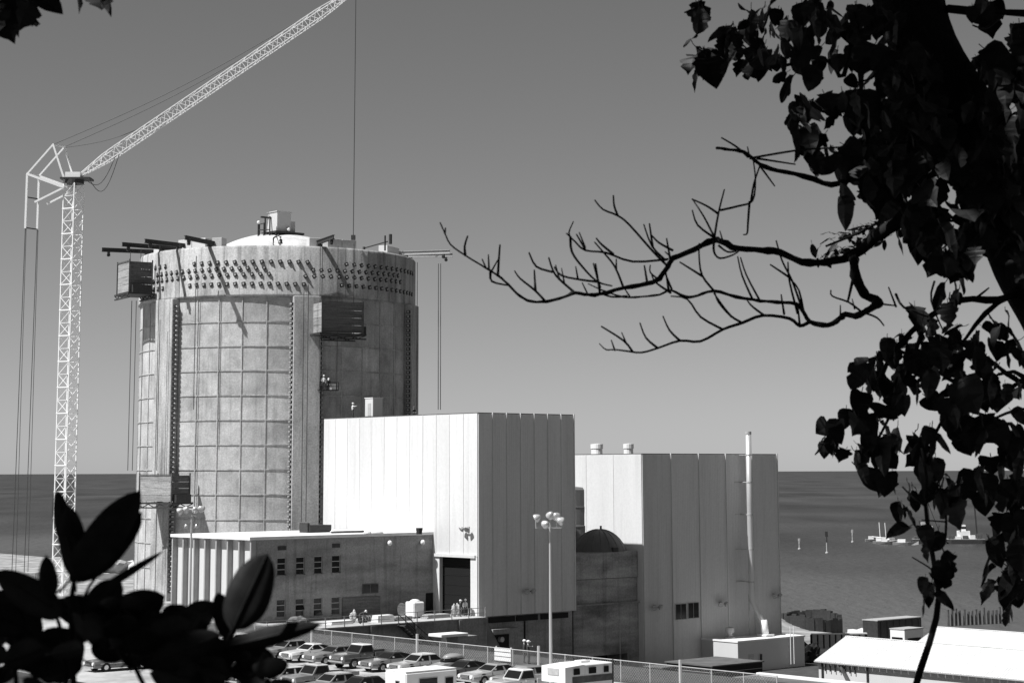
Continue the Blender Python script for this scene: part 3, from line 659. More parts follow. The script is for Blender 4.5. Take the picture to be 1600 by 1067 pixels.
for (x0, y0, x1, y1) in ((434, 853, 447, 859), (519, 849, 531, 855)):
    a0, z1 = onv(x0, y0, 8); a1, z0 = onv(x1, y1, 8); s = MB(); s.box(a0+24.3, a1+24.3, -.04, 0, z0-8, z1-8); o = s.build('louvre', M_['steel'], of)
    for k in range(4): zz = z0-8+(z1-z0)*k/4; s = MB(); s.bar((a0+24.3, -.06, zz+.05), (a1+24.3, -.06, zz+.05), .05); s.build('slat', M_['rust'], o)
a0, z1 = onv(566, 912, 8); a1, z0 = onv(591, 926, 8)
s = MB(); s.box(a0+24.3, a1+24.3, -.05, 0, z0-8, z1-8); o = s.build('double_window', M_['rust'], of)
for k in range(2): q = (a1-a0)/2; s = MB(); s.box(a0+24.3+q*k+.08, a0+24.3+q*(k+1)-.08, -.08, -.04, z0-7.9, z1-8.1); s.build('pane', M_['glass'], o)
for px, py in ((607, 848), (658.5, 847)):
    a, z = onv(px, py, 7.9); s = MB(); s.ell((a+24.3, -.35, z-8), (.27, .27, .3), 8); s.box(a+24.2, a+24.4, -.3, 0, z-8-.1, z-8+.1); s.build('wall_lamp', M_['lens'], of, smooth=True)
a0, z0 = onv(535, 958, 7.9); s = MB(); s.box(a0+24.3, a0+29.5, -.12, 0, .0, 2.3); s.build('shutter', M_['plankd'], of)
s = MB(); s.box(23.2, 24.2, -.1, 0, 0, 2.3); s.build('door', M_['black'], of)
# roof gear on the office
pr = onz(492, 831, 17.2); q = uv(pr); o = empty('roof_unit', (pr.x, pr.y, 17.17), A, 'dark flat machinery box on the white office roof', 'machinery')
s = MB(); s.box(-1.4, 1.6, -1, 1, .15, .85); s.build('casing', M_['steel'], o); s = MB(); s.box(-1.6, -1.3, -.8, .8, 0, 1.1); s.build('end_plate', M_['steel'], o); s = MB(); s.box(-1.3, 1.5, -.9, .9, 0, .15); s.build('skid', M_['steel'], o)
pr = onz(540, 832, 17.2); o = empty('pipe_bundle', (pr.x, pr.y, 17.17), A, 'dark bundle of pipes lying on the white office roof', 'pipes'); s = MB()
for k in range(4): s = MB(); s.cyl((-2+k*.3, .25*k, .12), (2.5+k*.2, .25*k, .12), .11, n=8); s.build('pipe', M_['rust'], o)
for i, (px, py, lab) in enumerate(((575, 834, 'crumpled pale tarp heap on the office roof, left one'), (588, 834, 'crumpled pale tarp heap on the office roof, right one'), (655, 834, 'small dark bucket near the right end of the office roof'))):
    pr = onz(px, py, 17.2); o = empty('roof_clutter', (pr.x, pr.y, 17.17), rnd(0, 3), lab, 'clutter'); s = MB(); rr_ = MB()
    if i < 2: 
        s.ell((0, 0, .15), (.8, .5, .3), 6); s.build('heap', M_['tarp'], o)
    else: s.lathe([(.3, 0), (.38, .7), (.34, .7), (.27, .1)], n=12); s.build('bucket', M_['steel'], o)
# ---- deck with retaining wall, railing and stairs
dk = uvroot('loading_deck', 0, -1.6, 8., 'raised concrete loading deck with pipe railing in front of the office', 'deck')
s = MB(); s.box(-33, -.1, 0, .35, -9, -.02); s.build('retaining_wall', M_['officec'], dk)
s = MB(); s.box(-33, -.1, -.12, 9.4, -.02, .1); s.build('deck_slab', M_['asphalt'], dk)
for k in range(5): s = MB(); s.box(-28+k*6-.25, -28+k*6+.25, -.3, .0, -8, -.02); s.build('pilaster', M_['officec'], dk)
x = -31.5
while x < -.3:
    if not (-13.2 < x < -11.9): s = MB(); s.bar((x, 0, 0), (x, 0, 1.15), .09); s.build('rail_post', M_['galv'], dk)
    x += 2.4
for z in (.6, 1.12):
    s = MB(); s.bar((-31.5, 0, z), (-13.6, 0, z), .06); s.build('rail', M_['galv'], dk)
    s = MB(); s.bar((-11.6, 0, z), (-.4, 0, z), .06); s.build('rail', M_['galv'], dk)
st = uvroot('steel_stair', -12.6, -1.75, 8., 'dark steel stair going down from the deck to the yard', 'stair')
for y in (-.1, -1.3):
    s = MB(); s.bar((0, y, 0), (8.6, y, -6.5), .12, .35); s.build('stringer', M_['steel'], st); s = MB(); s.bar((0, y, 1.0), (8.6, y, -5.5), .07); 
    for k in range(5): s.bar((8.6*k/4, y, -6.5*k/4), (8.6*k/4, y, -6.5*k/4+1), .06)
    s.build('handrail', M_['steel'], st)
tm = MB(); tm.box(-.14, .14, -1.25, -.15, -.03, .03); tme = tm.mesh('tread', M_['rust'])
for k in range(26): put('tread', tme, st, (.2+8.3*k/26, 0, -.15-6.3*k/26))
# canopy on a single column in the yard
p = onz(693, 992, 5.3); q = uv(p)
pz = w(-3.6, -10.5); 
cp = None
# choose its place along the ray of the column so that it stands in the yard
cu, cv = uv(at(700, 1000, 204)); zt = at(700, 989, 204).z
cp = uvroot('canopy_shelter', cu, cv, 0, 'white flat canopy on a single post below the deck', 'shelter')
s = MB(); s.bbox(-1.6, 2.0, -.9, 1.3, zt-.3, zt, .04); s.build('roof', M_['paint'], cp)
s = MB(); s.box(-.2, .2, .5, .9, 0, zt-.3); s.build('post', M_['paint'], cp)
s = MB(); s.box(.8, 3.4, -.7, 1.4, 0, zt-.35); s.build('wall', M_['officec'], cp)
s = MB(); s.box(-.6, .6, .3, 1.1, 0, .25); s.build('footing', M_['concrete'], cp)
# ------------------------------------------------------------------ tower crane
CB = at(97, 926, 255); CB.z = 8.
cr = empty('tower_crane', CB, 0, 'white lattice tower crane with raised jib left of the containment', 'crane')
MS = 1.86/2; ROT = math.radians(-28.6); SEC = 3.4; NSEC = 16
s = MB()
for x in (-MS, MS):
    for y in (-MS, MS): s.bar((x, y, 0), (x, y, SEC), .13)
for z0 in (0, SEC/2):
    for k in range(4):
        c = [(-MS,-MS),(MS,-MS),(MS,MS),(-MS,MS)]; a = c[k]; b_ = c[(k+1)%4]; z1 = z0+SEC/2
        s.bar((*a, z0), (*b_, z0), .065); s.bar((*a, z0 if z0 else z1), (*b_, z1 if z0 else z0), .065)
s.box(-MS-.1, MS+.1, -MS-.1, -MS+.08, -.07, .07); s.box(-MS-.1, -MS+.08, -MS+.09, MS+.1, -.07, .07)
me = s.mesh('mast_section', M_['crane'])
for k in range(NSEC): put('mast_section', me, cr, (0, 0, SEC*k), ROT)
ztop = SEC*NSEC                                        # 54.4 above grade
s = MB(); s.box(-2.2, 2.2, -2.2, 2.2, -.4, .3); s.build('base_block', M_['concrete'], cr)
s = MB(); s.cyl((0,0,ztop), (0,0,ztop+.5), 1.35, n=20); s.box(-1.6, 2.4, -1.3, 1.3, ztop+.5, ztop+.75); s.build('slewing_ring', M_['steel'], cr)
s = MB(); s.box(-1.0, 1.0, -.9, .9, ztop+.75, ztop+1.5); s.build('turntable', M_['crane'], cr)
tip = at(556, -16, 254)-CB; piv = Vector((.9, -.3, ztop+1.1))
d = (tip-piv).normalized(); lat = Vector((-d.y, d.x, 0)).normalized(); upn = lat.cross(d)*-1
if upn.z < 0: upn = -upn
LJ = (tip-piv).length; nj = 22; hwj = .62
def jp(t, a, b_):
    f = 1.
    if t < .1: f = .3+.7*t/.1
    if t > .88: f = 1-.7*(t-.88)/.12
    return piv+d*(LJ*t)+lat*(a*hwj*f)+upn*(b_*hwj*f)
for k in range(nj):
    t0, t1 = k/nj, (k+1)/nj; s = MB(); cs = [(-1,-1),(1,-1),(1,1),(-1,1)]
    for i in range(4):
        a, b_ = cs[i], cs[(i+1)%4]
        s.bar(jp(t0,*a), jp(t1,*a), .11); s.bar(jp(t0,*a), jp(t0,*b_), .06)
        tm_ = (t0+t1)/2; s.bar(jp(t0,*a), jp(tm_,*b_), .06); s.bar(jp(tm_,*b_), jp(t1,*a), .06)
    s.build('jib_section', M_['crane'], cr)
# rear A frame and counterweight frame, two parallel sides
LATV = Vector((1.12, 1.9, 0))
def crp(px, py, side): return at(px, py, 254.3)-CB+LATV*side
parts = []
for side in (0, 1):
    ap = crp(83, 226, side); re = crp(42.5, 272, side); pv_ = crp(100, 293, side); lo = crp(54 if not side else 55, 316, side); bt = crp(39.5, 357, side)
    for (a, b_, wd, nm) in ((ap, re, .2, 'back_stay'), (ap, crp(104 if not side else 101, 291, side), .24, 'mast_leg'), (re, pv_, .3, 'deck_beam'), (lo, pv_, .22, 'lower_brace'), (re, bt, .26, 'hanger')):
        s = MB(); s.bar(a, b_, wd); s.build(nm, M_['crane'], cr)
    s = MB(); s.tube([bt, Vector((bt.x-.3, bt.y, 3))], .05, 5); s.tube([bt+Vector((.12, 0, 0)), Vector((bt.x+.2, bt.y, 3))], .04, 5); s.build('counterweight_rope', M_['cable'], cr)
    e = jp(.84, 1 if side else -1, 1); s = MB(); n = 14; s.tube([ap.lerp(e, i/n)-Vector((0, 0, 1.0*math.sin(math.pi*i/n))) for i in range(n+1)], .05, 5); s.build('pendant_rope', M_['cable'], cr)
for y_ in (308, 356):
    s = MB(); s.bar(crp(40.5, y_, 0), crp(40.5, y_, 1), .14); s.build('cross_bar', M_['steel'], cr)
s = MB(); s.bar(crp(83, 226, 0), crp(83, 226, 1), .2); s.build('head_bar', M_['crane'], cr)
s = MB(); s.bar(crp(42.5, 272, 0), crp(42.5, 272, 1), .25); s.build('rear_bar', M_['crane'], cr)
cw = crp(39, 884, .5); s = MB(); s.box(cw.x-.8, cw.x+1., cw.y-1.8, cw.y+1.8, 1.6, 3.2); s.build('counterweight', M_['concrete'], cr)
a = crp(93, 229, .5); e = jp(.46, 0, 1); s = MB(); s.tube([a.lerp(e, i/12)-Vector((0, 0, 1.9*math.sin(math.pi*i/12))) for i in range(13)], .04, 5); s.build('luffing_rope', M_['cable'], cr)
a = jp(.13, 0, -1); e = Vector((2.2, 0, ztop+.4)); s = MB(); s.tube([a.lerp(e, i/10)-Vector((0, 0, 3.0*math.sin(math.pi*i/10))) for i in range(11)], .045, 5); s.tube([a.lerp(e, i/10)-Vector((.4, 0, 2.0*math.sin(math.pi*i/10))) for i in range(11)], .045, 5); s.build('slack_cable', M_['cable'], cr)
s = MB(); s.tube([tip, Vector((tip.x-.08, tip.y, 47.2))], .06, 5); s.build('hoist_rope', M_['cable'], cr)
s = MB(); s.box(tip.x-.35, tip.x+.2, tip.y-.3, tip.y+.3, 46.2, 47.2); s.build('hook_block', M_['steel'], cr)
# ------------------------------------------------------------------ people
def person_mesh(pose):
    J = dict(pelvis=(0,0,.95), belly=(0,-.01,1.12), chest=(0,-.02,1.34), neck=(0,0,1.5), headb=(0,-.02,1.58), headt=(0,-.03,1.72),
        lsh=(.19,0,1.42), lel=(.24,.03,1.14), lwr=(.23,-.08,.9), lha=(.22,-.12,.8), rsh=(-.19,0,1.42), rel=(-.24,.03,1.14), rwr=(-.23,-.08,.9), rha=(-.22,-.12,.8),
        lhip=(.1,0,.92), lkn=(.11,-.02,.5), lan=(.11,.02,.09), lto=(.12,-.16,.04), rhip=(-.1,0,.92), rkn=(-.11,-.02,.5), ran=(-.11,.02,.09), rto=(-.12,-.16,.04))
    if pose == 'bend':
        J.update(belly=(0,-.14,1.08), chest=(0,-.34,1.18), neck=(0,-.48,1.22), headb=(0,-.55,1.23), headt=(0,-.67,1.28), lsh=(.18,-.42,1.16), rsh=(-.18,-.42,1.16), lel=(.2,-.5,.88), rel=(-.2,-.5,.88), lwr=(.16,-.6,.66), rwr=(-.16,-.6,.66), lha=(.15,-.62,.56), rha=(-.15,-.62,.56))
    if pose == 'crouch':
        J = {k: (v[0], v[1], v[2]-.52) for k, v in J.items()}
        for q in 'lr':
            sx_ = 1 if q == 'l' else -1; J[q+'hip'] = (.1*sx_, 0, .4); J[q+'kn'] = (.15*sx_, -.42, .5); J[q+'an'] = (.12*sx_, -.12, .09); J[q+'to'] = (.13*sx_, -.3, .04)
            J[q+'el'] = (.26*sx_, -.18, .68); J[q+'wr'] = (.15*sx_, -.4, .58); J[q+'ha'] = (.12*sx_, -.48, .52); J[q+'sh'] = (.19*sx_, -.12, .88)
        J.update(belly=(0,-.04,.6), chest=(0,-.1,.8), neck=(0,-.14,.98), headb=(0,-.17,1.05), headt=(0,-.2,1.19))
    if pose == 'point':
        J.update(rel=(-.42,-.12,1.36), rwr=(-.62,-.25,1.42), rha=(-.71,-.3,1.44), lkn=(.13,-.14,.52), lan=(.12,-.1,.09), lto=(.13,-.28,.04))
    Rd = dict(pelvis=.155, belly=.14, chest=.17, neck=.062, headb=.085, headt=.095, lsh=.075, lel=.05, lwr=.036, lha=.045, rsh=.075, rel=.05, rwr=.036, rha=.045, lhip=.1, lkn=.068, lan=.045, lto=.045, rhip=.1, rkn=.068, ran=.045, rto=.045)
    E_ = [('pelvis','belly'),('belly','chest'),('chest','neck'),('neck','headb'),('headb','headt'),('chest','lsh'),('lsh','lel'),('lel','lwr'),('lwr','lha'),('chest','rsh'),('rsh','rel'),('rel','rwr'),('rwr','rha'),('pelvis','lhip'),('lhip','lkn'),('lkn','lan'),('lan','lto'),('pelvis','rhip'),('rhip','rkn'),('rkn','ran'),('ran','rto')]
    ks = list(J); me = bpy.data.meshes.new('body'); me.from_pydata([J[k] for k in ks], [(ks.index(a), ks.index(b)) for a, b in E_], []); ob = bpy.data.objects.new('tmp', me); COL.objects.link(ob)
    sk = ob.modifiers.new('s', 'SKIN'); 
    for i, k in enumerate(ks):
        sv = me.skin_vertices[0].data[i]; sv.radius = (Rd[k], Rd[k]*(.8 if k in ('chest','belly','pelvis') else 1)); sv.use_root = (k == 'pelvis')
    ob.modifiers.new('d', 'SUBSURF').levels = 1
    dg = bpy.context.evaluated_depsgraph_get(); dg.update(); out = bpy.data.meshes.new_from_object(ob.evaluated_get(dg)); bpy.data.objects.remove(ob)
    seg = [(Vector(J[a]), Vector(J[b]), 0 if ('head' in b or b in ('lha','rha')) else (2 if b[1:] in ('hip','kn','an') else (3 if b[1:] == 'to' else 1))) for a, b in E_]
    out.materials.clear()
    for p in out.polygons:
        c = p.center; best = 1e9; mi = 1
        for a, b, m in seg:
            dd = b-a; t = max(0, min(1, (c-a).dot(dd)/dd.length_squared)); q = (c-a-dd*t).length
            if q < best: best, mi = q, m
        p.material_index = mi; p.use_smooth = True
    return out, J['headt']
PM = {k: person_mesh(k) for k in ('stand', 'bend', 'crouch', 'point')}
def person(loc, rz, pose, label, shirt='shirtl', hat='hat'):
    o = empty('person', loc, rz, label, 'person', 'construction workers'); me, ht = PM[pose]; me = me.copy()
    for m in ('skin', shirt, 'trous', 'black'): me.materials.append(M_[m])
    put('body', me, o)
    s = MB(); s.ell((0,0,0), (.135,.15,.12), 6); s.box(-.1, .1, -.21, -.1, -.02, .005); q = s.build('hard_hat', M_[hat], o, (ht[0], ht[1], ht[2]+.03), smooth=True)
    if pose == 'bend': q.rotation_euler = (math.radians(55), 0, 0)
    return o
# workers on the rim, on the tall roof, on the deck and in the yard
def onrim(px, r, z):
    X = (px-433)/3000.*244; th = math.degrees(math.asin(X/r)); return CC+cpt(th, r, z)
person(onrim(424, 18.3, 52.66), 1.6, 'bend', 'worker bending forward at the front edge of the containment rim, left of two', 'shirtd', 'hatd')
person(onrim(437, 17.4, 52.66), 4.2, 'crouch', 'crouching worker on the containment rim, right of two', 'shirtd', 'hatd')
p = w(1.0, onu(551, 650, 1.0)[0], T1+.1); person(p, 2.0, 'point', 'worker standing on the tall white roof beside the metal hut')
p = w(6, onu(646, 648, 6)[0], T1+.1); person(p, .5, 'crouch', 'worker crouching on the tall white roof near its back edge', 'shirtd', 'hatd')
bk = bpy.data.objects['man_basket']
for y, pose, lab, sh_, ht in ((-.55, 'stand', 'worker in light clothes standing in the hanging basket, left one', 'shirtl', 'hat'), (.1, 'bend', 'dark dressed worker bending over in the hanging basket', 'shirtd', 'hat')):
    p = bk.location+Vector((math.cos(bk.rotation_euler.z+math.pi/2)*y, math.sin(bk.rotation_euler.z+math.pi/2)*y, .13)); person(p, bk.rotation_euler.z+1.2, pose, lab, sh_, ht)
for px, v_, pose, lab, sh_, rz in ((719, .8, 'stand', 'worker in dark shirt standing in the big door opening, left of two', 'shirtd', 1), (727, 1.2, 'stand', 'worker in light shirt standing in the big door opening, right of two', 'shirtl', -.5), (562, .4, 'bend', 'worker in white hard hat bending on the deck beside the pallets', 'shirtd', .8)):
    uu = onv(px, 960, v_)[0]; person(w(uu, v_, 8.1), rz+A, pose, lab, sh_)
# barrier and two men beyond the fence
pb_ = onz(786, 1035, 9.0); bu, bv = uv(pb_)
o = uvroot('barrier_board', bu, bv, gh(*w(bu, bv)[:2]), 'white slatted barrier board on the verge beyond the fence', 'barrier')
for k in range(3): s = MB(); s.box(-.05, .05, -1.0, 1.0, .15+k*.36, .44+k*.36); s.build('board', M_['paint'], o)
for y in (-.9, .9): s = MB(); s.box(.05, .12, y-.06, y+.06, 0, 1.25); s.build('leg', M_['galv'], o)
for dv, du, pose, lab, sh_ in ((-1.5, .9, 'stand', 'man in dark shirt standing by the white barrier board, left of two', 'shirtd'), (-2.2, .7, 'point', 'man with raised arm by the white barrier board, right of two', 'shirtd')):
    p = w(bu+du, bv+dv); p.z = gh(p.x, p.y)+.0; person(p, 1.0+A, pose, lab, sh_)
# ------------------------------------------------------------------ deck clutter
def onk(px, py, z=8.1): p = onz(px, py, z); return p
def lump(name, loc, r, m, label, cat, seed, part='cover'):
    random.seed(seed); o = empty(name, loc, rnd(0, 6), label, cat); bm = bmesh.new(); bmesh.ops.create_icosphere(bm, subdivisions=3, radius=1)
    for v in bm.verts:
        k = 1+.22*math.sin(3.1*v.co.x+seed)*math.cos(4.3*v.co.y+2*seed)+.12*math.sin(9*v.co.z+5*v.co.x); v.co = Vector((v.co.x*r[0]*k, v.co.y*r[1]*k, max(0, (v.co.z*.5+.5)*r[2]*2*k)))
    me = bpy.data.meshes.new(part); bm.to_mesh(me); bm.free(); me.materials.append(M_[m]); put(part, me, o); return o
ub = onv(648, 965, 3.0)[0]
o = uvroot('covered_crate', ub, 3.0, 8.1, 'big square crate under white canvas on the deck', 'crate')
s = MB(); s.bbox(-.75, .75, -.8, .8, 0, 1.75, .12); s.build('cover', M_['tarp'], o, smooth=False); s = MB(); s.ell((.1, .1, 1.72), (.6, .6, .3), 6); s.build('tarp_bulge', M_['tarp'], o, smooth=True); s = MB(); s.box(-.85, .85, -.9, .9, -.001, .1); s.build('pallet', M_['plankd'], o)
for i, (px, v_, lab) in enumerate(((552, 2.0, 'pale upright sack on the deck near the ramp end, left one'), (710, 1.4, 'white wrapped bundle standing left of the big door opening'), (716, 2.2, 'white wrapped bundle standing just inside the door opening'))):
    lump('wrapped_bundle', w(onv(px, 960, v_)[0], v_, 8.1), (.36, .36, .58), 'galv', lab, 'bundle', i+2)
for i, (px, v_, lab) in enumerate(((567, 1.5, 'dark steel drum lying on the deck beside the sack'), (575, 2.5, 'grey steel drum lying on the deck, second from the sack'))):
    o = uvroot('steel_drum', onv(px, 962, v_)[0], v_, 8.1+.3, lab, 'drum'); s = MB(); s.cyl((-.45, 0, 0), (.45, 0, 0), .3, n=16); s.build('drum_body', M_['rust' if i else 'steel'], o)
    for x in (-.15, .15): s = MB(); s.cyl((x-.02, 0, 0), (x+.02, 0, 0), .32, n=16); s.build('hoop', M_['galv'], o)
for i, (px0, px1, v_, h, m, lab) in enumerate(((585, 612, 1.0, .7, 'tarp', 'long white sheet covered stack on the deck behind the railing'), (613, 640, .9, .45, 'plank', 'low stack of pale planks on the deck beside the covered crate'), (662, 700, 1.2, .4, 'plank', 'low timber stack on the deck right of the covered crate'), (512, 548, 1.5, .35, 'paint', 'long pale beam stack on the deck at the ramp end'))):
    a, b_ = onv(px0, 965, v_)[0], onv(px1, 965, v_)[0]; o = uvroot('material_stack', a, v_, 8.1, lab, 'stack'); n = 3
    for k in range(n): s = MB(); s.box(0+rnd(0, .2), b_-a-rnd(0, .2), -.6+.02*k, .6-.05*k, h*k/n+.01, h*(k+1)/n); s.build('layer', M_[m], o)
o = uvroot('cable_reel', onv(632, 956, 5.5)[0], 5.5, 8.1+.75, 'dark round cable reel behind the covered crate', 'reel')
for x in (-.4, .4): s = MB(); s.cyl((x-.04, 0, 0), (x+.04, 0, 0), .75, n=20); s.build('flange', M_['plankd'], o)
s = MB(); s.cyl((-.36, 0, 0), (.36, 0, 0), .5, n=16); s.build('drum', M_['steel'], o)
lump('debris_pile', w(-22.8, 2.0, 8.1), (1.3, 1., .45), 'plankd', 'dark heap of scrap on the deck at the left end below the office windows', 'pile', 9, 'heap')
# ------------------------------------------------------------------ light poles
def light_pole(p, h, heads, label, low=()):
    o = empty('light_pole', p, A*.3, label, 'street lamp', 'floodlight poles'); s = MB(); s.tube([(0,0,0), (0,0,h*.5), (0,0,h)], [.13, .1, .07], 10); s.build('pole', M_['alum'], o)
    s = MB(); s.box(-.25, .25, -.25, .25, 0, .06); s.build('base_plate', M_['galv'], o)
    s = MB(); s.bar((-.9, 0, h+.02), (.95, 0, h+.02), .08); s.bar((0, -.5, h+.02), (0, .5, h+.02), .08)
    for (x, y, z, t, rz) in heads: s.bar((x, y, h), (x, y, h+z), .06)
    for (x, z) in low: s.bar((0, 0, z), (x, 0, z), .05)
    s.build('cross_arm', M_['alum'], o)
    for (x, y, z, t, rz) in heads:
        s = MB(); s.lathe([(.02, .36), (.1, .36), (.17, .26), (.27, .1), (.3, -.02), (.27, -.05), (.17, -.09), (.02, -.1)], n=14); q = s.build('lamp_head', M_['alum'], o, (x, y, h+z+.1), smooth=True); q.rotation_euler = (math.radians(t), 0, math.radians(rz))
    for (x, z) in low: s = MB(); s.lathe([(.02, .2), (.1, .18), (.17, -.1), (.02, -.12)], n=10); s.build('lamp_head', M_['alum'], o, (x, 0, z+.1), smooth=True)
    return o
p = at(861, 1083, 130); p.z = 9.0; zt = at(861, 825, 130).z
light_pole(p, zt-9, ((-1.0, -.1, .55, 60, 70), (-.45, -.4, .15, 70, 30), (.05, .2, .7, 50, 10), (.5, .1, .65, 60, -50), (.75, -.3, .35, 70, -80)), 'tall floodlight pole with five lamp heads among the parked cars')
p = at(295, 1030, 150); p.z = 9.0; zt = at(295, 806, 150).z
light_pole(p, zt-9, ((-.95, 0, .25, 60, 60), (-.45, .1, .35, 60, 20), (.3, .1, .35, 60, -20), (.8, 0, .4, 60, -60)), 'floodlight pole with four lamp heads in front of the white fins', low=((-.4, zt-9-.9), (.4, zt-9-.9)))
p = at(403, 850, 246); p.z = 8.; light_pole(p, at(403, 826, 246).z-8, ((-.25, 0, .1, 60, 40), (.3, 0, .15, 60, -40)), 'distant small lamp pole showing above the office roof edge')
# ------------------------------------------------------------------ chain link fence
fe = uvroot('chain_link_fence', -41.2, -80, 9., 'chain link fence running along the far side of the parking lot', 'fence')
FL = 92.; FH = 1.5; pm_ = MB(); pm_.cyl((0,0,0), (0,0,FH+.05), .045, n=6); pme = pm_.mesh('post', M_['galv']); pbm = MB(); pbm.cyl((0,0,0), (0,0,FH+.45), .11, n=8); pbme = pbm.mesh('corner_post', M_['alum'])
for k in range(32):
    y = FL*k/31.
    if k % 5 == 3: put('corner_post', pbme, fe, (0, y, 0))
    else: put('post', pme, fe, (0, y, 0))
for z in (FH, ): s = MB(); s.cyl((0, 0, z), (0, FL, z), .035, n=6); s.build('top_rail', M_['galv'], fe)
s = MB(); y = 0; wr = .006
while y < FL-1.5:
    s.bar((0, y, .05), (0, y+1.45, FH), wr); s.bar((.01, y+1.45, .05), (.01, y, FH), wr); y += .24
tag(s.build('wire_mesh', M_['galv'], fe), kind='stuff')
s = MB(); s.bar((.3, 71, 0), (.3, 73.2, 1.9), .12); s.build('brace', M_['galv'], fe)
# ------------------------------------------------------------------ vehicles (local x from nose to tail, front towards -U)
CARM = {}
def paintm(c):
    k = round(c, 3)
    if k not in CARM:
        m = mat('car_paint_%d' % int(c*1000), c, .28, .5); m.node_tree.nodes['Principled BSDF'].inputs['Coat Weight'].default_value = .6; CARM[k] = m
    return CARM[k]
def body_loft(st):
    """st: list of (x, half width, z bottom, z belt, z top)"""
    rings = []
    for (x, hw, zb, zm, zt) in st:
        rings.append([(x, -hw*.9, zb), (x, -hw, zb+.18), (x, -hw, zm), (x, -hw*.9, zt-.03), (x, -hw*.6, zt), (x, hw*.6, zt), (x, hw*.9, zt-.03), (x, hw, zm), (x, hw, zb+.18), (x, hw*.9, zb)])
    s = MB(); s.loft(rings); return s
def wheel(root, x, y, r=.34):
    sg = 1 if y > 0 else -1
    s = MB(); s.cyl((0, -.1, 0), (0, .1, 0), r, n=18); t = s.build('wheel', M_['tyre'], root, (x, y, r), smooth=False)
    s = MB(); s.cyl((0, sg*.09, 0), (0, sg*.115, 0), r*.6, r*.5, 14); s.build('rim', M_['chrome'], t)
    s = MB(); s.cyl((x, y+sg*.02-sg*.01, r+.03), (x, y+sg*.03, r+.03), r+.1, n=20); s.build('wheel_arch', M_['black'], root)
def glass_quad(root, name, pts, out, m=None):
    s = MB(); a = [Vector(p)+Vector(out)*.012 for p in pts]; b_ = [Vector(p)-Vector(out)*.03 for p in pts]; n = len(a); s.add(a+b_, [tuple(range(n)), tuple(range(2*n-1, n-1, -1))]+[(i, (i+1)%n, n+(i+1)%n, n+i) for i in range(n)]); s.build(name, m or M_['glass'], root)
def cabin(root, x0, x1, x2, x3, hw, zb, zt, pm_, roofm, ins=.16, npan=2, sfix=None):
    """x0 windscreen foot, x1 roof front, x2 roof rear, x3 rear window foot"""
    hr = hw-ins
    B = [(x0,-hw,zb),(x3,-hw,zb),(x3,hw,zb),(x0,hw,zb)]; T = [(x1,-hr,zt-.05),(x2,-hr,zt-.05),(x2,hr,zt-.05),(x1,hr,zt-.05)]
    s = MB(); s.add(B+T, [(0,1,5,4),(1,2,6,5),(2,3,7,6),(3,0,4,7),(4,5,6,7),(0,3,2,1)]); s.build('cabin', pm_, root)
    s = MB(); s.loft([[(x1-.02,-hr-.02,zt-.05),(x1-.02,hr+.02,zt-.05),(x2+.02,hr+.02,zt-.05),(x2+.02,-hr-.02,zt-.05)], [(x1+.1,-hr+.1,zt+.02),(x1+.1,hr-.1,zt+.02),(x2-.1,hr-.1,zt+.02),(x2-.1,-hr+.1,zt+.02)]]); s.build('roof', roofm, root)
    def lerp(a, b_, t): return tuple(a[i]+(b_[i]-a[i])*t for i in range(3))
    def q(a, b_, c, d, m=.08): # inset quad a,b bottom, c,d top
        return [lerp(lerp(a, b_, m), lerp(d, c, m), .12), lerp(lerp(a, b_, 1-m), lerp(d, c, 1-m), .12), lerp(lerp(a, b_, 1-m), lerp(d, c, 1-m), .9), lerp(lerp(a, b_, m), lerp(d, c, m), .9)]
    n1 = Vector((-(zt-zb), 0, x1-x0)).normalized(); glass_quad(root, 'windscreen', q(B[3], B[0], T[0], T[3], .06), n1)
    n2 = Vector((zt-zb, 0, x3-x2)).normalized(); glass_quad(root, 'rear_window', q(B[1], B[2], T[2], T[1], .08), n2)
    for sd in (0, 1):
        a, b_, c, d = (B[0], B[1], T[1], T[0]) if sd == 0 else (B[3], B[2], T[2], T[3]); nn = Vector((0, -1 if sd == 0 else 1, .25)).normalized()
        for k in range(npan):
            f0, f1 = k/npan, (k+1)/npan; glass_quad(root, 'side_window', q(lerp(a, b_, f0), lerp(a, b_, f1), lerp(d, c, f1), lerp(d, c, f0), .09), nn)
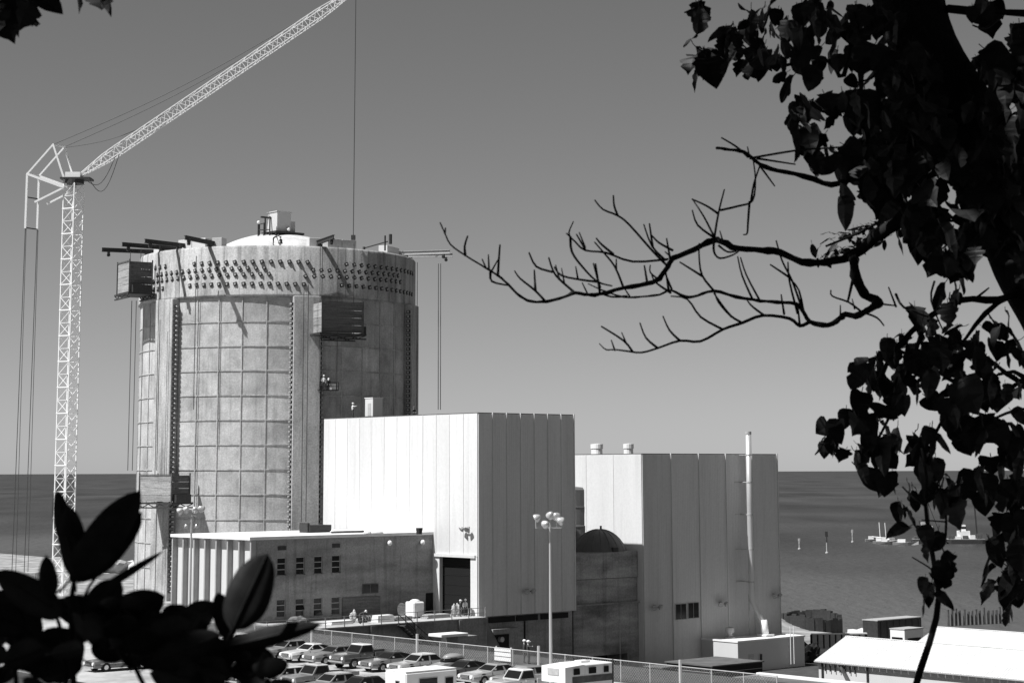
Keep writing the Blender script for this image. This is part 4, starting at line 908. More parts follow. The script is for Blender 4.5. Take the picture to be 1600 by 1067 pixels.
def car(u, v, label, kind, c, roof=None, flip=False, z=9.01, cat='car'):
    root = empty('parked_'+('pickup' if 'pickup' in kind else 'car'), w(u, v, z), A+(math.pi if flip else 0)+rnd(-.02, .02), label, cat, 'vehicles in the parking lot')
    P = paintm(c); RM = paintm(roof) if roof is not None else P
    if kind in ('sedan', 'coupe', 'fastback', 'wagon'):
        L_c, hw = 5.2, .95
        st = [(0,.80,.38,.55,.66),(.06,.9,.3,.6,.78),(.5,.95,.26,.62,.84),(1.7,.96,.26,.66,.92),(3.7,.96,.26,.68,.94),(4.7,.94,.28,.66,.9),(5.1,.9,.32,.62,.84),(5.2,.82,.4,.6,.76)]
        body_loft(st).build('body', P, root)
        if kind == 'sedan': cabin(root, 1.5, 2.15, 3.5, 4.1, .84, .9, 1.4, P, RM)
        elif kind == 'coupe': cabin(root, 1.7, 2.4, 3.4, 4.3, .84, .9, 1.33, RM, RM, npan=2)
        elif kind == 'fastback': cabin(root, 1.6, 2.3, 3.1, 4.8, .84, .9, 1.35, RM, RM, npan=2)
        else: cabin(root, 1.5, 2.1, 4.6, 5.05, .84, .9, 1.45, P, RM, npan=3)
        for x in (1.0, 4.1):
            for y in (-.88, .88): wheel(root, x, y)
        zl, wl = .62, .68
    elif kind == 'beetle':
        L_c, hw = 4.1, .77
        st = [(0,.4,.35,.42,.5),(.25,.6,.3,.55,.72),(.9,.66,.28,.62,.9),(1.5,.68,.28,.68,.95),(2.6,.68,.28,.68,.98),(3.4,.62,.3,.62,.88),(3.9,.5,.32,.5,.66),(4.1,.35,.36,.42,.5)]
        body_loft(st).build('body', P, root)
        s = MB(); s.ell((2.25, 0, .9), (1.15, .64, .62), 8); s.build('cabin', P, root, smooth=True)
        s = MB(); s.ell((2.2, 0, 1.02), (1.13, .655, .36), 8); s.build('window_band', M_['glass'], root, smooth=True)
        s = MB(); s.ell((2.25, 0, 1.28), (.9, .55, .26), 8); s.build('roof', RM, root, smooth=True)
        for x in (.8, 3.25):
            for y in (-.62, .62):
                s = MB(); s.ell((x, y, .42), (.52, .2, .36), 7); s.build('fender', P, root, smooth=True); wheel(root, x, y*1.12, .31)
        zl, wl = .62, .6
    else:
        L_c, hw = 5.4, .98
        st = [(0,.9,.42,.7,1.0),(.08,.97,.38,.72,1.06),(.6,.99,.36,.74,1.1),(1.55,.99,.36,.76,1.12)]
        body_loft(st).build('hood', P, root)
        body_loft([(1.55,.99,.36,.78,1.12),(2.9,.99,.36,.78,1.12)]).build('door_section', P, root)
        cabin(root, 1.5, 1.95, 2.85, 3.0, .88, 1.1, 1.75, P, RM, ins=.1, npan=1)
        s = MB(); s.box(3.05, 5.4, -.98, .98, .42, .6); s.build('bed_floor', P, root)
        for y in (-.98, .9): s = MB(); s.bbox(3.05, 5.4, y, y+.08, .61, 1.14, .02); s.build('bed_side', P, root)
        s = MB(); s.box(5.33, 5.41, -.88, .88, .6, 1.12); s.build('tailgate', P, root)
        for x in (1.0, 4.3):
            for y in (-.9, .9): wheel(root, x, y, .4)
        zl, wl = .82, .75
    s = MB(); s.box(-.06, .03, -wl+.22, wl-.22, zl-.12, zl+.1); gr = s.build('grille', M_['steel'], root)
    for k in range(3): s = MB(); s.box(-.075, -.055, -wl+.24, wl-.24, zl-.09+k*.07, zl-.07+k*.07); s.build('grille_bar', M_['chrome'], gr)
    for y in (-wl, wl):
        s = MB(); s.cyl((-.05, 0, 0), (.12, 0, 0), .12, n=12); q = s.build('headlight', M_['lens'], root, (0, y, zl)); 
        s = MB(); s.box(L_c-.04, L_c+.03, y-.12, y+.12, zl-.07, zl+.07); s.build('tail_light', M_['rust'], root)
    if kind != 'beetle':                                # door gaps, handles and chrome strips along the flanks
        xd = (1.75, 2.85, 3.75) if 'pickup' not in kind else (1.6, 2.85)
        for sg in (-1, 1):
            ys = sg*(.965 if 'pickup' not in kind else .995)
            for x_ in xd: s = MB(); s.box(x_-.012, x_+.012, min(ys, ys-sg*.03), max(ys, ys-sg*.03), .45, .86 if 'pickup' not in kind else 1.0); s.build('door_gap', M_['black'], root)
            s = MB(); s.box(.5, L_c-.4, min(ys, ys+sg*.012), max(ys, ys+sg*.012), zl-.03, zl+.012); s.build('trim_strip', M_['chrome'], root)
            s = MB(); s.box(xd[1]-.28, xd[1]-.1, min(ys, ys+sg*.03), max(ys, ys+sg*.03), zl+.1, zl+.14); s.build('door_handle', M_['chrome'], root)
        s = MB(); s.box(1.9, 2.02, -1.08, -.98, 1.0, 1.12); s.build('mirror', M_['chrome'], root)
    s = MB(); s.bbox(-.16, -.04, -hw*.95, hw*.95, zl-.32, zl-.18, .03); s.build('front_bumper', M_['chrome'], root)
    s = MB(); s.bbox(L_c+.03, L_c+.15, -hw*.95, hw*.95, zl-.32, zl-.18, .03); s.build('rear_bumper', M_['chrome'], root)
    return root
UF = -50.7
random.seed(11)
car(UF-.2, -28.0, 'grey saloon car half hidden by the shrub, leftmost in the far row', 'sedan', .16)
car(UF+.0, -30.6, 'dark grey saloon with chrome bumper, second in the far row', 'sedan', .09)
car(UF-.2, -33.6, 'mid grey saloon with wide bright grille, third in the far row', 'sedan', .22)
car(UF-.3, -36.9, 'white saloon car with dark windows left of the grey coupe', 'fastback', .62)
car(UF-.1, -39.8, 'grey coupe parked left of the white roofed pickup', 'coupe', .2, .12)
car(UF-.2, -43.7, 'dark pickup truck with white cab roof in the far row', 'pickup', .1, .75, cat='pickup')
car(UF-.0, -47.1, 'grey coupe with black roof right of the dark pickup', 'fastback', .2, .03)
car(UF+.3, -50.3, 'pale saloon car behind the white camping trailer', 'sedan', .35, .45)
car(UF+1.6, -53.0, 'small rounded beetle shaped pale car behind the trailer', 'beetle', .3)
car(UF-.2, -56.3, 'dark coupe with chrome bumper right of the white trailer', 'fastback', .08, .03)
car(UF-.3, -59.4, 'light grey coupe left of the white roofed estate', 'coupe', .38, .3)
car(UF-.1, -62.7, 'mid grey saloon half hidden behind the white roofed pickup', 'sedan', .25)
car(-54.4, -66.5, 'white roofed pickup truck next to the camper truck', 'pickup', .45, .75, cat='pickup')
# near row
UN = -63.6
car(UN, -48.6, 'dark saloon at the left of the near row, partly behind the shrub', 'sedan', .1)
car(UN+.2, -51.4, 'white saloon car in the near row beside the dark saloon', 'sedan', .6)
car(UN+.9, -54.3, 'grey pickup with pale cab in the near row', 'pickup', .2, .5, cat='pickup')
car(UN+.2, -57.4, 'grey saloon in the near row right of the pickup', 'sedan', .25)
car(UN+.3, -60.4, 'black saloon in the near row left of the camping trailer', 'sedan', .03)
car(UN+.1, -45.7, 'pale grey saloon in the near row just right of the shrub stem', 'sedan', .35)
car(UN-.1, -42.8, 'mid grey estate car in the near row behind the shrub', 'wagon', .18)
car(UF+.1, -25.0, 'light saloon behind the shrub at the far left of the far row', 'sedan', .45)
car(UN-2.5, -32.6, 'small grey car glimpsed through a gap in the shrub', 'sedan', .12)
# camping trailer
a, b_ = uv(onz(634, 1046, 11.7)); tl = empty('camping_trailer', w(a, b_, 9.01), A, 'white box camping trailer parked between the two rows', 'trailer', 'vehicles in the parking lot')
TL, TW, TH = 4.2, 2.2, 2.5
s = MB(); s.bbox(0, TL, 0, TW, .5, TH, .1); s.build('body', M_['paint'], tl)
s = MB(); s.box(.05, TL-.05, .05, TW-.05, TH, TH+.05); s.build('roof', M_['paint'], tl)
for (x0, x1, z0, z1) in ((1.1, 2.5, 1.5, 2.05), (3.2, 3.8, 1.55, 2.0)):
    s = MB(); s.box(x0-.05, x1+.05, -.03, .0, z0-.05, z1+.05); f_ = s.build('window', M_['galv'], tl); s = MB(); s.box(x0, x1, -.05, -.03, z0, z1); s.build('pane', M_['glass'], f_)
s = MB(); s.box(-.03, 0, .6, 1.05, 1.0, 2.0); f_ = s.build('end_window', M_['galv'], tl); s = MB(); s.box(-.05, -.03, .65, 1.0, 1.05, 1.95); s.build('pane', M_['glass'], f_)
for y in (.15, TW-.15): wheel(tl, 2.2, y, .33)
s = MB(); s.bar((-1.2, TW/2, .45), (.1, .6, .5), .1); s.bar((-1.2, TW/2, .45), (.1, TW-.6, .5), .1); s.build('drawbar', M_['steel'], tl)
# camper truck
ct = car(-58.7, -75.8, 'pickup truck carrying a large white camper over its cab', 'pickup', .6, .7, cat='camper')
s = MB(); s.bbox(2.95, 5.4, -1.1, 1.1, 1.16, 3.0, .06); cb = s.build('camper_body', M_['paint'], ct)
s = MB(); s.loft([[(1.3, -1.1, 1.95), (1.3, 1.1, 1.95), (1.3, 1.1, 2.9), (1.3, -1.1, 2.9)], [(2.96, -1.1, 1.95), (2.96, 1.1, 1.95), (2.96, 1.1, 3.0), (2.96, -1.1, 3.0)]]); s.build('cab_over', M_['paint'], ct)
s = MB(); s.box(1.9, 5.38, -1.13, -1.1, 1.9, 2.3); s.build('side_stripe', M_['rust'], ct)
for x0, x1 in ((2.0, 2.5), (3.3, 3.9), (4.6, 5.0)): s = MB(); s.box(x0, x1, -1.16, -1.12, 2.42, 2.8); s.build('camper_window', M_['glass'], ct)
s = MB(); s.box(1.26, 1.3, -.5, .5, 2.4, 2.8); s.build('front_window', M_['galv'], ct)
s = MB(); s.box(3.4, 4.2, -.3, .3, 3.0, 3.14); s.build('roof_hatch', M_['paint'], ct)
s = MB(); s.cyl((5.46, -1.05, .6), (5.46, -1.05, 3.2), .05, n=6); s.build('ladder_pole', M_['steel'], ct)
# ------------------------------------------------------------------ right hand sheds
def gable(name, E, wd, ln, ze, zr, label, trim=True):
    """E: far left eave corner (u, v); ridge along -V"""
    o = uvroot(name, E[0], E[1], 0, label, 'shed', 'metal roofed sheds')
    s = MB(); s.add([(0.15,-ln,0),(0.15,0,0),(wd-.15,0,0),(wd-.15,-ln,0),(.15,-ln,ze),(.15,0,ze),(wd-.15,0,ze),(wd-.15,-ln,ze),(wd/2,0,zr-.08),(wd/2,-ln,zr-.08)], [(0,1,5,4),(1,2,6,8,5),(2,3,7,6),(3,0,4,9,7),(4,5,8,9),(6,7,9,8)]); s.build('wall', M_['white2'], o)
    n = int(ln/.9)
    sl_ = math.hypot(wd/2+.2, zr-ze)
    for sd in (0, 1):
        s = MB(); x0 = -.25 if sd == 0 else wd+.25; z0 = ze-.1
        s.box(0, .88, 0, sl_+.12, 0, .03); 
        for k in range(3): s.box(.02+k*.3, .1+k*.3, 0, sl_+.12, .03, .075)
        me = s.mesh('roof_sheet', M_['roofm'])
        for k in range(n):
            q = put('roof_sheet', me, o, (x0, .2-k*.9 if sd == 0 else .2-(k+1)*.9+.02, z0)); ang = math.atan2(zr-ze+.1, wd/2+.25)
            ax = Matrix(((0, math.cos(ang) if sd == 0 else -math.cos(ang), -math.sin(ang) if sd == 0 else math.sin(ang)), (-1 if sd == 0 else 1, 0, 0), (0, math.sin(ang), math.cos(ang)))); q.rotation_euler = ax.to_euler()
    s = MB(); s.bar((wd/2, .2, zr+.05), (wd/2, -ln, zr+.05), .4, .06); s.build('ridge_cap', M_['roofm'], o)
    s = MB(); s.bar((-.3, .2, ze-.14), (-.3, -ln, ze-.14), .12); s.build('gutter', M_['galv'], o)
    return o
E1 = uv(at(1277.4, 1030.6, 205)); g1 = gable('metal_shed', (E1[0], E1[1]), 10, 46, 4.45, 6.55, 'nearer white metal roofed shed at the lower right')
for k, y in enumerate((-.6, -6.5)): s = MB(); s.bar((.0, y, 0), (.0, y, 4.2), .14); s.build('downpipe', M_['steel'], g1)
s = MB(); s.bar((-.1, -3.2, 4.0), (-.1, -4.8, 1.5), .3); s.build('ladder', M_['rust'], g1)
for k in range(7): s = MB(); s.bar((.0, -1.0-k*.65, 4.1), (.0, -1.0-k*.65, 3.4), .1); s.build('hook', M_['steel'], g1)
E2 = uv(at(1466.7, 978.5, 222.6)); gable('metal_shed', (E2[0]-7, E2[1]), 14, 46, 3.6, 6.35, 'farther white metal roofed shed behind the first one')
# dark roofed building at the bottom edge
fr_ = uvroot('flat_roof_building', -13.5, -75, 0, 'flat dark roofed building with white edge at the bottom right', 'building')
s = MB(); s.box(0, 13, 0, 33, 0, 4.8); s.build('wall', M_['white2'], fr_)
s = MB(); s.box(.3, 12.6, .3, 32.7, 4.8, 4.9); s.build('roof', M_['roofd'], fr_)
s = MB(); s.box(12.6, 13.1, -.1, 33.1, 4.8, 5.15); s.build('white_edge', M_['paint'], fr_)
s = MB(); s.box(0, 12.6, 32.7, 33.0, 4.8, 4.95); s.build('side_edge', M_['galv'], fr_)
# white van and dark container by the shore
def boxy(name, px0, px1, pyt, pyb, Y, m, label, cat, dv=2.6, z=0., ribs=0):
    a = at(px0, pyb, Y); u0, v0 = uv(a); a1 = uv(at(px1, pyb, Y+ (px1-px0)*Y/3000*.9)); Ln = max(1.5, a1[0]-u0); hgt = at(px0, pyt, Y).z-z
    o = uvroot(name, u0, v0, z, label, cat); s = MB(); s.bbox(0, Ln, 0, dv, .15, hgt, .05); s.build('body', M_[m], o)
    s = MB(); s.box(-.05, Ln+.05, -.05, dv+.05, hgt, hgt+.12); s.build('roof', M_['galv'], o); s = MB(); s.box(.2, Ln-.2, .2, dv-.2, 0, .15); s.build('skid', M_['steel'], o)
    for k in range(ribs): s = MB(); s.box(Ln*(k+.5)/ribs-.06, Ln*(k+.5)/ribs+.06, -.06, 0, .2, hgt-.05); s.build('rib', M_[m], o)
    return o, Ln, hgt
o, Ln, hgt = boxy('shipping_container', 1372, 1446, 970, 1000, 268, 'steel', 'long dark container at the edge of the lake', 'container', ribs=7)
o, Ln, hgt = boxy('site_van', 1414, 1446, 984, 1010, 236, 'paint', 'small white site van half hidden behind the shed roofs', 'van', dv=2.2)
s = MB(); s.box(.6, Ln-.6, -.03, 0, hgt*.5, hgt*.8); s.build('window', M_['glass'], o)
s = MB(); s.box(-.03, 0, .3, 1.9, hgt*.5, hgt*.82); s.build('windscreen', M_['glass'], o)
# sheet pile cofferdam beside the wide building
ctr = at(1266, 985, 305); cf = empty('sheet_pile_cofferdam', (ctr.x, ctr.y, -2), 0, 'round cofferdam of dark sheet piles standing at the shore', 'cofferdam')
pl = MB(); pl.box(-.25, .25, -.42, .42, 0, 1); plm = pl.mesh('sheet_pile', M_['steel'])
for k in range(46):
    t = 2*math.pi*k/46; o = put('sheet_pile', plm, cf, ((4.4+.18*(k%2))*math.cos(t), (7.5+.18*(k%2))*math.sin(t), 0), t); o.scale = (1, 1, 3.8+rnd(-.2, .25)+.3*math.sin(t*2))
# pale post wall
pw = at(1270, 1008, 262); o = empty('bulkhead', (pw.x, pw.y, 0), .12, 'pale concrete bulkhead of upright panels between annex and shed', 'wall')
for k in range(9): s = MB(); s.box(k*.82, k*.82+.6, 0, .3, 0, 2.3); s.build('panel', M_['galv'], o)
s = MB(); s.box(-.1, 7.5, -.1, .5, 2.3, 2.45); s.build('cap', M_['paint'], o); s = MB(); s.box(-.2, 7.6, .3, .5, 0, 2.3); s.build('backing', M_['black'], o)
s = MB(); s.box(-.6, 8, -3, -.0, 0, .5); s.build('footing', M_['paint'], o)
# row of far posts in the water
random.seed(5)
for k in range(16):
    px = 1482+k*6.3; p = at(px, 984, 330+k*.4); o = empty('mooring_pile', (p.x, p.y, -3), 0, 'one of a row of dark timber piles in the water beyond the sheds', 'pile', 'timber piles along the shore'); s = MB(); s.cyl((0,0,0), (rnd(-.1,.1), 0, 3.6+rnd(-.4,.3)), .2, n=7); s.build('post', M_['rust'], o)
lump('sand_heap', onz(1352, 1002, 0), (3.5, 2.6, .8), 'sandpile', 'small pale heap of sand beside the container', 'heap', 3, 'heap')
pp_ = onz(170, 905, 8); lump('sand_heap', (pp_.x, pp_.y, 7.9), (5.5, 3.5, 1.5), 'sandpile', 'large pale heap of sand left of the containment', 'heap', 6, 'heap')
# small truck between the annex and the shed
p = onz(1272, 1040, 0); 
lump('dark_bush', (p.x, p.y+4, 0), (1.2, 1.2, 1.2), 'black', 'dark rounded bush between the annex and the shed', 'bush', 8, 'foliage')
# ------------------------------------------------------------------ lake traffic
WZ = -2.
def marker(px, pyb, h, label, dark=False):
    p = onz(px, pyb, WZ); o = empty('marker_buoy', p, 0, label, 'buoy', 'marker buoys'); s = MB(); s.lathe([(.02,-.4),(.5,-.3),(.5,.3),(.2,.5),(.16,h*.5),(.02,h*.5)], n=12); s.build('float', M_['galv'], o); s = MB(); s.cyl((0,0,h*.5), (.1,0,h), .22, .15, 8); s.build('pole', M_['steel' if dark else 'galv'], o)
    s = MB(); s.box(-.4, .4, -.05, .05, h*.75, h); s.build('day_mark', M_['steel' if dark else 'galv'], o)
marker(1249, 858, 3.6, 'white marker buoy on the lake, leftmost'); marker(1292, 864, 6.8, 'tall dark topped marker buoy on the lake', True); marker(1332, 847, 4.6, 'white marker buoy left of the boats')
bpy.data.objects['marker_buoy.001'].scale = (1, 1, 1)
def barge(px0, px1, py, label, gear):
    a = onz(px0, py, WZ); b_ = onz(px1, py, WZ); Ln = (b_-a).length; o = empty('work_barge', a, math.atan2(b_.y-a.y, b_.x-a.x), label, 'barge'); s = MB()
    s.loft([[(0,-3,1.2),(0,3,1.2),(0,3,.8),(0,-3,.8)],[(1.5,-3.5,1.5),(1.5,3.5,1.5),(1.5,3.5,-.6),(1.5,-3.5,-.6)],[(Ln-1.5,-3.5,1.5),(Ln-1.5,3.5,1.5),(Ln-1.5,3.5,-.6),(Ln-1.5,-3.5,-.6)],[(Ln,-3,1.3),(Ln,3,1.3),(Ln,3,.8),(Ln,-3,.8)]]); s.build('hull', M_['steel'], o)
    s = MB(); s.box(.5, Ln-.5, -3.3, 3.3, 1.5, 1.7); s.build('deck', M_['plank'], o); gear(o, Ln); return o
def gearA(o, Ln):
    s = MB(); s.box(Ln*.45, Ln*.62, -2, 2, 3.2, 6.2); s.build('deck_house', M_['paint'], o); s = MB(); s.box(Ln*.45, Ln*.62, -2.05, 2.05, 4.6, 5.2); s.build('window_band', M_['steel'], o); s = MB(); s.box(Ln*.4, Ln*.66, -2.4, 2.4, 1.7, 3.2); s.build('winch_house', M_['rust'], o)
    s = MB(); s.box(Ln*.3, Ln*.42, -2, 2, 1.7, 7.5); s.build('crane_cab', M_['galv'], o)
    s = MB(); s.bar((Ln*.55, 0, 6), (Ln*.5, 0, 15), .5); s.bar((Ln*.4, 0, 6), (Ln*.5, 0, 15), .4); s.bar((Ln*.5, 0, 15), (Ln*.85, 0, 3), .25); s.build('gantry', M_['steel'], o)
    for k in range(7): s = MB(); x = Ln*(.08+.13*k); s.box(x, x+1.6, -2.5, rnd(0, 2), 1.7, 2.4+rnd(0, 1.4)); s.build('deck_cargo', M_['paint' if k % 2 else 'rust'], o)
def gearB(o, Ln):
    s = MB(); s.box(Ln*.3, Ln*.6, -2, 2, 1.7, 4.5); s.build('deck_house', M_['paint'], o); s = MB(); s.box(Ln*.36, Ln*.5, -1.6, 1.6, 4.5, 6.6); s.build('wheel_house', M_['paint'], o); s = MB(); s.box(Ln*.35, Ln*.51, -1.65, 1.65, 5.3, 6.0); s.build('window_band', M_['glass'], o)
    s = MB(); s.bar((Ln*.8, 0, 1.6), (Ln*.74, 0, 17), .5); s.build('derrick', M_['steel'], o)
    for k in range(5): s = MB(); x = Ln*(.05+.18*k); s.box(x, x+1.8, -3, -1.5, 1.7, 2.6+rnd(0, 1)); s.build('deck_cargo', M_['paint' if k % 2 else 'rust'], o)
barge(1424, 1478, 849, 'crane barge with white deck house moored on the lake', gearA); barge(1478, 1540, 849, 'white work boat with dark derrick right of the crane barge', gearB)
def boat(px, py, Ln, label, mast=True):
    a = onz(px, py, WZ); o = empty('small_boat', a, rnd(-.4, .4), label, 'boat', 'small white boats'); s = MB(); s.loft([[(0,-.9,.9),(0,.9,.9),(0,.5,-.3),(0,-.5,-.3)],[(Ln*.6,-1.1,1.0),(Ln*.6,1.1,1.0),(Ln*.6,.5,-.3),(Ln*.6,-.5,-.3)],[(Ln,-.05,1.4),(Ln,.05,1.4),(Ln,.05,.2),(Ln,-.05,.2)]]); s.build('hull', M_['galv'], o)
    s = MB(); s.box(Ln*.2, Ln*.5, -.7, .7, .9, 2.0); s.build('cabin', M_['paint'], o)
    if mast: s = MB(); s.cyl((Ln*.45,0,1), (Ln*.4,0,7.5), .16, n=6); s.build('mast', M_['paint'], o); s = MB(); s.cyl((Ln*.43,0,2.2), (-.2,0,2.4), .22, n=6); s.build('furled_sail', M_['tarp'], o)
boat(1352, 846, 6, 'small white cabin boat, leftmost of the moored boats', False); boat(1364, 849, 6, 'white sailing boat with tall mast, left of two masts'); boat(1371, 850, 7, 'white sailing boat with tall mast, right of two masts'); boat(1382, 849, 8, 'low white motor boat right of the sailing boats', False); boat(1395, 851, 9, 'long white motor boat before the crane barge', False)
# ------------------------------------------------------------------ foreground trees (about 9 m away) and shrub (about 3 m away)
random.seed(21)
TY = 9.
def zp(X, Y): return 660+X/2.162, 190+Y/2.162
TB = at(1745, 1100, TY+.6); TB.z = gh(TB.x, TB.y)-.1
rt_ = empty('leafy_tree', TB, 0, 'dark leafy tree with leaning trunk and bare branches at the right edge', 'tree')
def wob(i, amp): return amp*math.sin(i*1.7+.6)
def limb(root, pts, rad, depth, name, m, zoom=False, n=8, dvar=.12, sub=3):
    """branch through picture points, each at its own distance; radii in metres"""
    P = []
    for i, q in enumerate(pts):
        x, y = zp(*q[:2]) if zoom else q[:2]
        dd = depth[0]+(depth[1]-depth[0])*i/max(1, len(pts)-1)+wob(i+len(pts), dvar)*(i > 0); P.append(at(x, y, dd))
    R = [rad[0]+(rad[1]-rad[0])*i/max(1, len(pts)-1) for i in range(len(pts))] if len(rad) == 2 else list(rad)
    # Catmull-Rom smoothing
    Q, RQ = [], []
    for i in range(len(P)-1):
        p0, p1, p2, p3 = P[max(i-1,0)], P[i], P[i+1], P[min(i+2,len(P)-1)]
        for k in range(sub):
            t = k/sub; Q.append(.5*((2*p1)+(p2-p0)*t+(2*p0-5*p1+4*p2-p3)*t*t+(3*p1-p0-3*p2+p3)*t**3)); RQ.append(R[i]+(R[i+1]-R[i])*t)
    Q.append(P[-1]); RQ.append(R[-1])
    if max(RQ) > .012: RQ = [r*(1+.1*math.sin(j*2.3)+.06*math.sin(j*5.1)+rnd(-.1,.14)) for j, r in enumerate(RQ)]; Q = [q+Vector((rnd(-1,1),rnd(-1,1),rnd(-1,1)))*RQ[j]*.22*(0 < j < len(Q)-1) for j, q in enumerate(Q)]
    s = MB(); o0 = root.location; s.tube([q-o0 for q in Q], RQ, n); return s.build(name, m, root, smooth=True)
k9 = TY/3000.
# trunk
tr = [(1405,-90),(1425,20),(1470,130),(1530,240),(1590,350),(1640,450),(1690,570),(1722,720),(1740,900),(1745,1100)]
P = [at(x, y, TY+.05*i) for i, (x, y) in enumerate(tr)]; P[-1] = Vector((P[-1].x, P[-1].y, TB.z-.3))
s = MB(); Q = []; RQ = []
for i in range(len(P)-1):
    p0, p1, p2, p3 = P[max(i-1,0)], P[i], P[i+1], P[min(i+2,len(P)-1)]
    for k in range(4): t = k/4; Q.append(.5*((2*p1)+(p2-p0)*t+(2*p0-5*p1+4*p2-p3)*t*t+(3*p1-p0-3*p2+p3)*t**3)); RQ.append((52+3.2*(i+t))*k9*(1+.07*math.sin((i+t)*3.1)))
Q.append(P[-1]); RQ.append(.3); s.tube([q-TB for q in Q], RQ, 18); s.build('trunk', M_['bark'], rt_, smooth=True)
z9 = TY/3000./2.162/2.                                        # radius in metres for one zoom pixel of width
main = [(1760,250),(1600,345),(1530,390),(1450,455),(1360,475),(1280,475),(1210,442),(1150,434),(1070,430),(1010,405),(985,400),(920,430),(850,462),(830,490),(800,530),(760,548),(680,563),(600,582),(560,586),(515,578),(480,592),(420,607),(370,607),(330,590),(290,550),(255,520),(215,495),(145,452),(95,415),(75,375),(60,342)]
limb(rt_, main, [z9*max(3.5, q) for q in [46,44,40,34,25,24,23,21,20,20,20,18,17,16,15,14,13,12,11,11,10,9,8.5,8,7.5,7,6,5,4.5,4,3]], (TY, TY-1.3), 'branch', M_['twig'], True, 9)
limb(rt_, [(1450,455),(1465,520),(1490,580),(1535,612),(1500,640),(1465,655),(1430,650),(1410,665),(1370,688),(1310,675),(1285,640),(1262,615),(1200,610),(1140,605),(1060,592),(985,572),(930,588),(890,592),(840,570),(800,585),(740,592),(680,592),(620,575),(560,548)], [z9*q for q in [30,32,30,30,22,20,19,18,16,15,14,13,12,11,11,10,9,9,8,7,7,6,5,3.5]], (TY-.1, TY-.5), 'branch', M_['twig'], True, 9)
limb(rt_, [(1310,675),(1275,690),(1240,665),(1150,655),(1080,680),(1015,702),(940,742),(870,740),(795,765),(740,780),(690,775),(650,770),(620,770),(598,750)], [z9*q for q in [14,12,11,10,10,9,8.5,8,7,6.5,6,5,4.5,3]], (TY-.3, TY-.9), 'branch', M_['twig'], True, 8)
limb(rt_, [(1700,205),(1570,210),(1500,200),(1450,195),(1380,215),(1290,185),(1200,165),(1140,145),(1090,105),(1040,95),(995,90)], [z9*q for q in [20,18,17,16,20,18,14,13,11,10,9]], (TY+.3, TY-.6), 'branch', M_['bark'], True, 8)
TW = [[(1100,120),(1060,85),(1010,55)],[(1105,125),(1200,108),(1290,95),(1400,88),(1560,78),(1640,70)],[(1130,125),(1260,145)],[(1140,150),(1190,218)],[(1105,120),(1098,85)],
[(985,400),(1000,310),(1020,230)],[(1000,312),(960,285),(910,262)],[(985,388),(950,320),(912,262)],[(985,392),(930,350),(912,300)],[(1006,300),(1070,285),(1115,268),(1125,200),(1118,132)],[(1105,272),(1100,340),(1097,378),(1085,382)],[(1110,270),(1120,210),(1140,150)],[(1015,404),(1005,370)],
[(830,490),(780,440),(700,350),(660,318),(610,297),(582,265)],[(660,318),(648,285),(645,250)],[(830,465),(710,473),(620,443),(550,435),(515,405),(487,378)],[(503,395),(495,375),(510,338)],[(500,390),(505,440),(540,490),(590,540),(640,555)],[(550,432),(520,380)],[(550,425),(530,375)],[(645,448),(605,415),(588,395)],
[(820,468),(775,420),(748,348)],[(778,424),(767,345)],[(838,470),(825,395)],[(845,435),(800,410),(775,385)],[(845,462),(820,440)],[(680,563),(650,490),(610,440),(582,408)],[(655,500),(655,465)],
[(515,578),(460,530),(440,500),(427,460)],[(462,530),(450,485)],[(480,548),(470,495)],[(440,508),(385,490),(360,442)],[(415,607),(380,570),(330,530),(312,505)],[(382,572),(378,502)],
[(255,520),(258,470),(262,417)],[(232,508),(258,462)],[(225,498),(223,450)],[(215,495),(202,465)],[(145,452),(143,420),(153,387)],[(76,378),(78,360)],[(230,508),(235,540),(288,553)],
[(600,582),(585,480)],[(600,560),(578,480)],[(590,541),(540,535),(470,520),(445,490)],[(525,530),(518,490)],[(760,548),(750,487)],[(800,535),(770,510),(770,485)],[(838,578),(790,545),(775,520)],[(832,572),(822,505)],[(842,566),(815,500)],
[(945,522),(870,475)],[(985,572),(945,520),(935,460),(935,412)],[(1115,600),(1080,520),(1065,455)],[(1140,605),(1095,520),(1075,460)],[(985,405),(985,440),(1005,462),(1050,450),(1075,432)],[(1000,418),(1030,440),(1060,438)],
[(1285,640),(1250,540),(1215,470),(1195,402)],[(1268,650),(1240,540),(1235,475)],[(1238,525),(1175,483)],[(1290,655),(1272,570),(1240,530)],[(1275,690),(1268,620)],[(1222,650),(1212,585)],[(1155,655),(1115,625),(1098,605)],
[(1080,680),(1040,655),(1000,610),(988,578)],[(1045,660),(1020,630),(985,580)],[(1015,702),(940,660),(895,600),(840,590)],[(870,740),(835,705),(813,658)],[(795,765),(755,730),(735,680)],[(710,777),(680,740),(605,692)],[(688,747),(673,712)],[(650,772),(638,738)],[(690,590),(640,592),(600,580)],[(560,586),(540,545)],[(700,590),(680,560)],
[(1412,655),(1412,620)],[(1480,640),(1440,610),(1385,590),(1380,570)],[(1460,632),(1452,600)],[(1490,645),(1535,662),(1560,690)],[(1540,615),(1600,622)],[(1600,625),(1575,560)]]
def dmain(x): return TY-1.3*(1600-x)/1540. if x < 1600 else TY
for i, t in enumerate(TW):
    L0 = math.hypot(t[0][0]-t[-1][0], t[0][1]-t[-1][1]); w0 = 8.4 if L0 > 60 else 6.4
    d0 = dmain(t[0][0]); limb(rt_, t, [z9*w0*(1-.42*j/(len(t)-1)) for j in range(len(t))], (d0, d0+rnd(-.45, .45)), 'twig', M_['twig'], True, 6, .05)
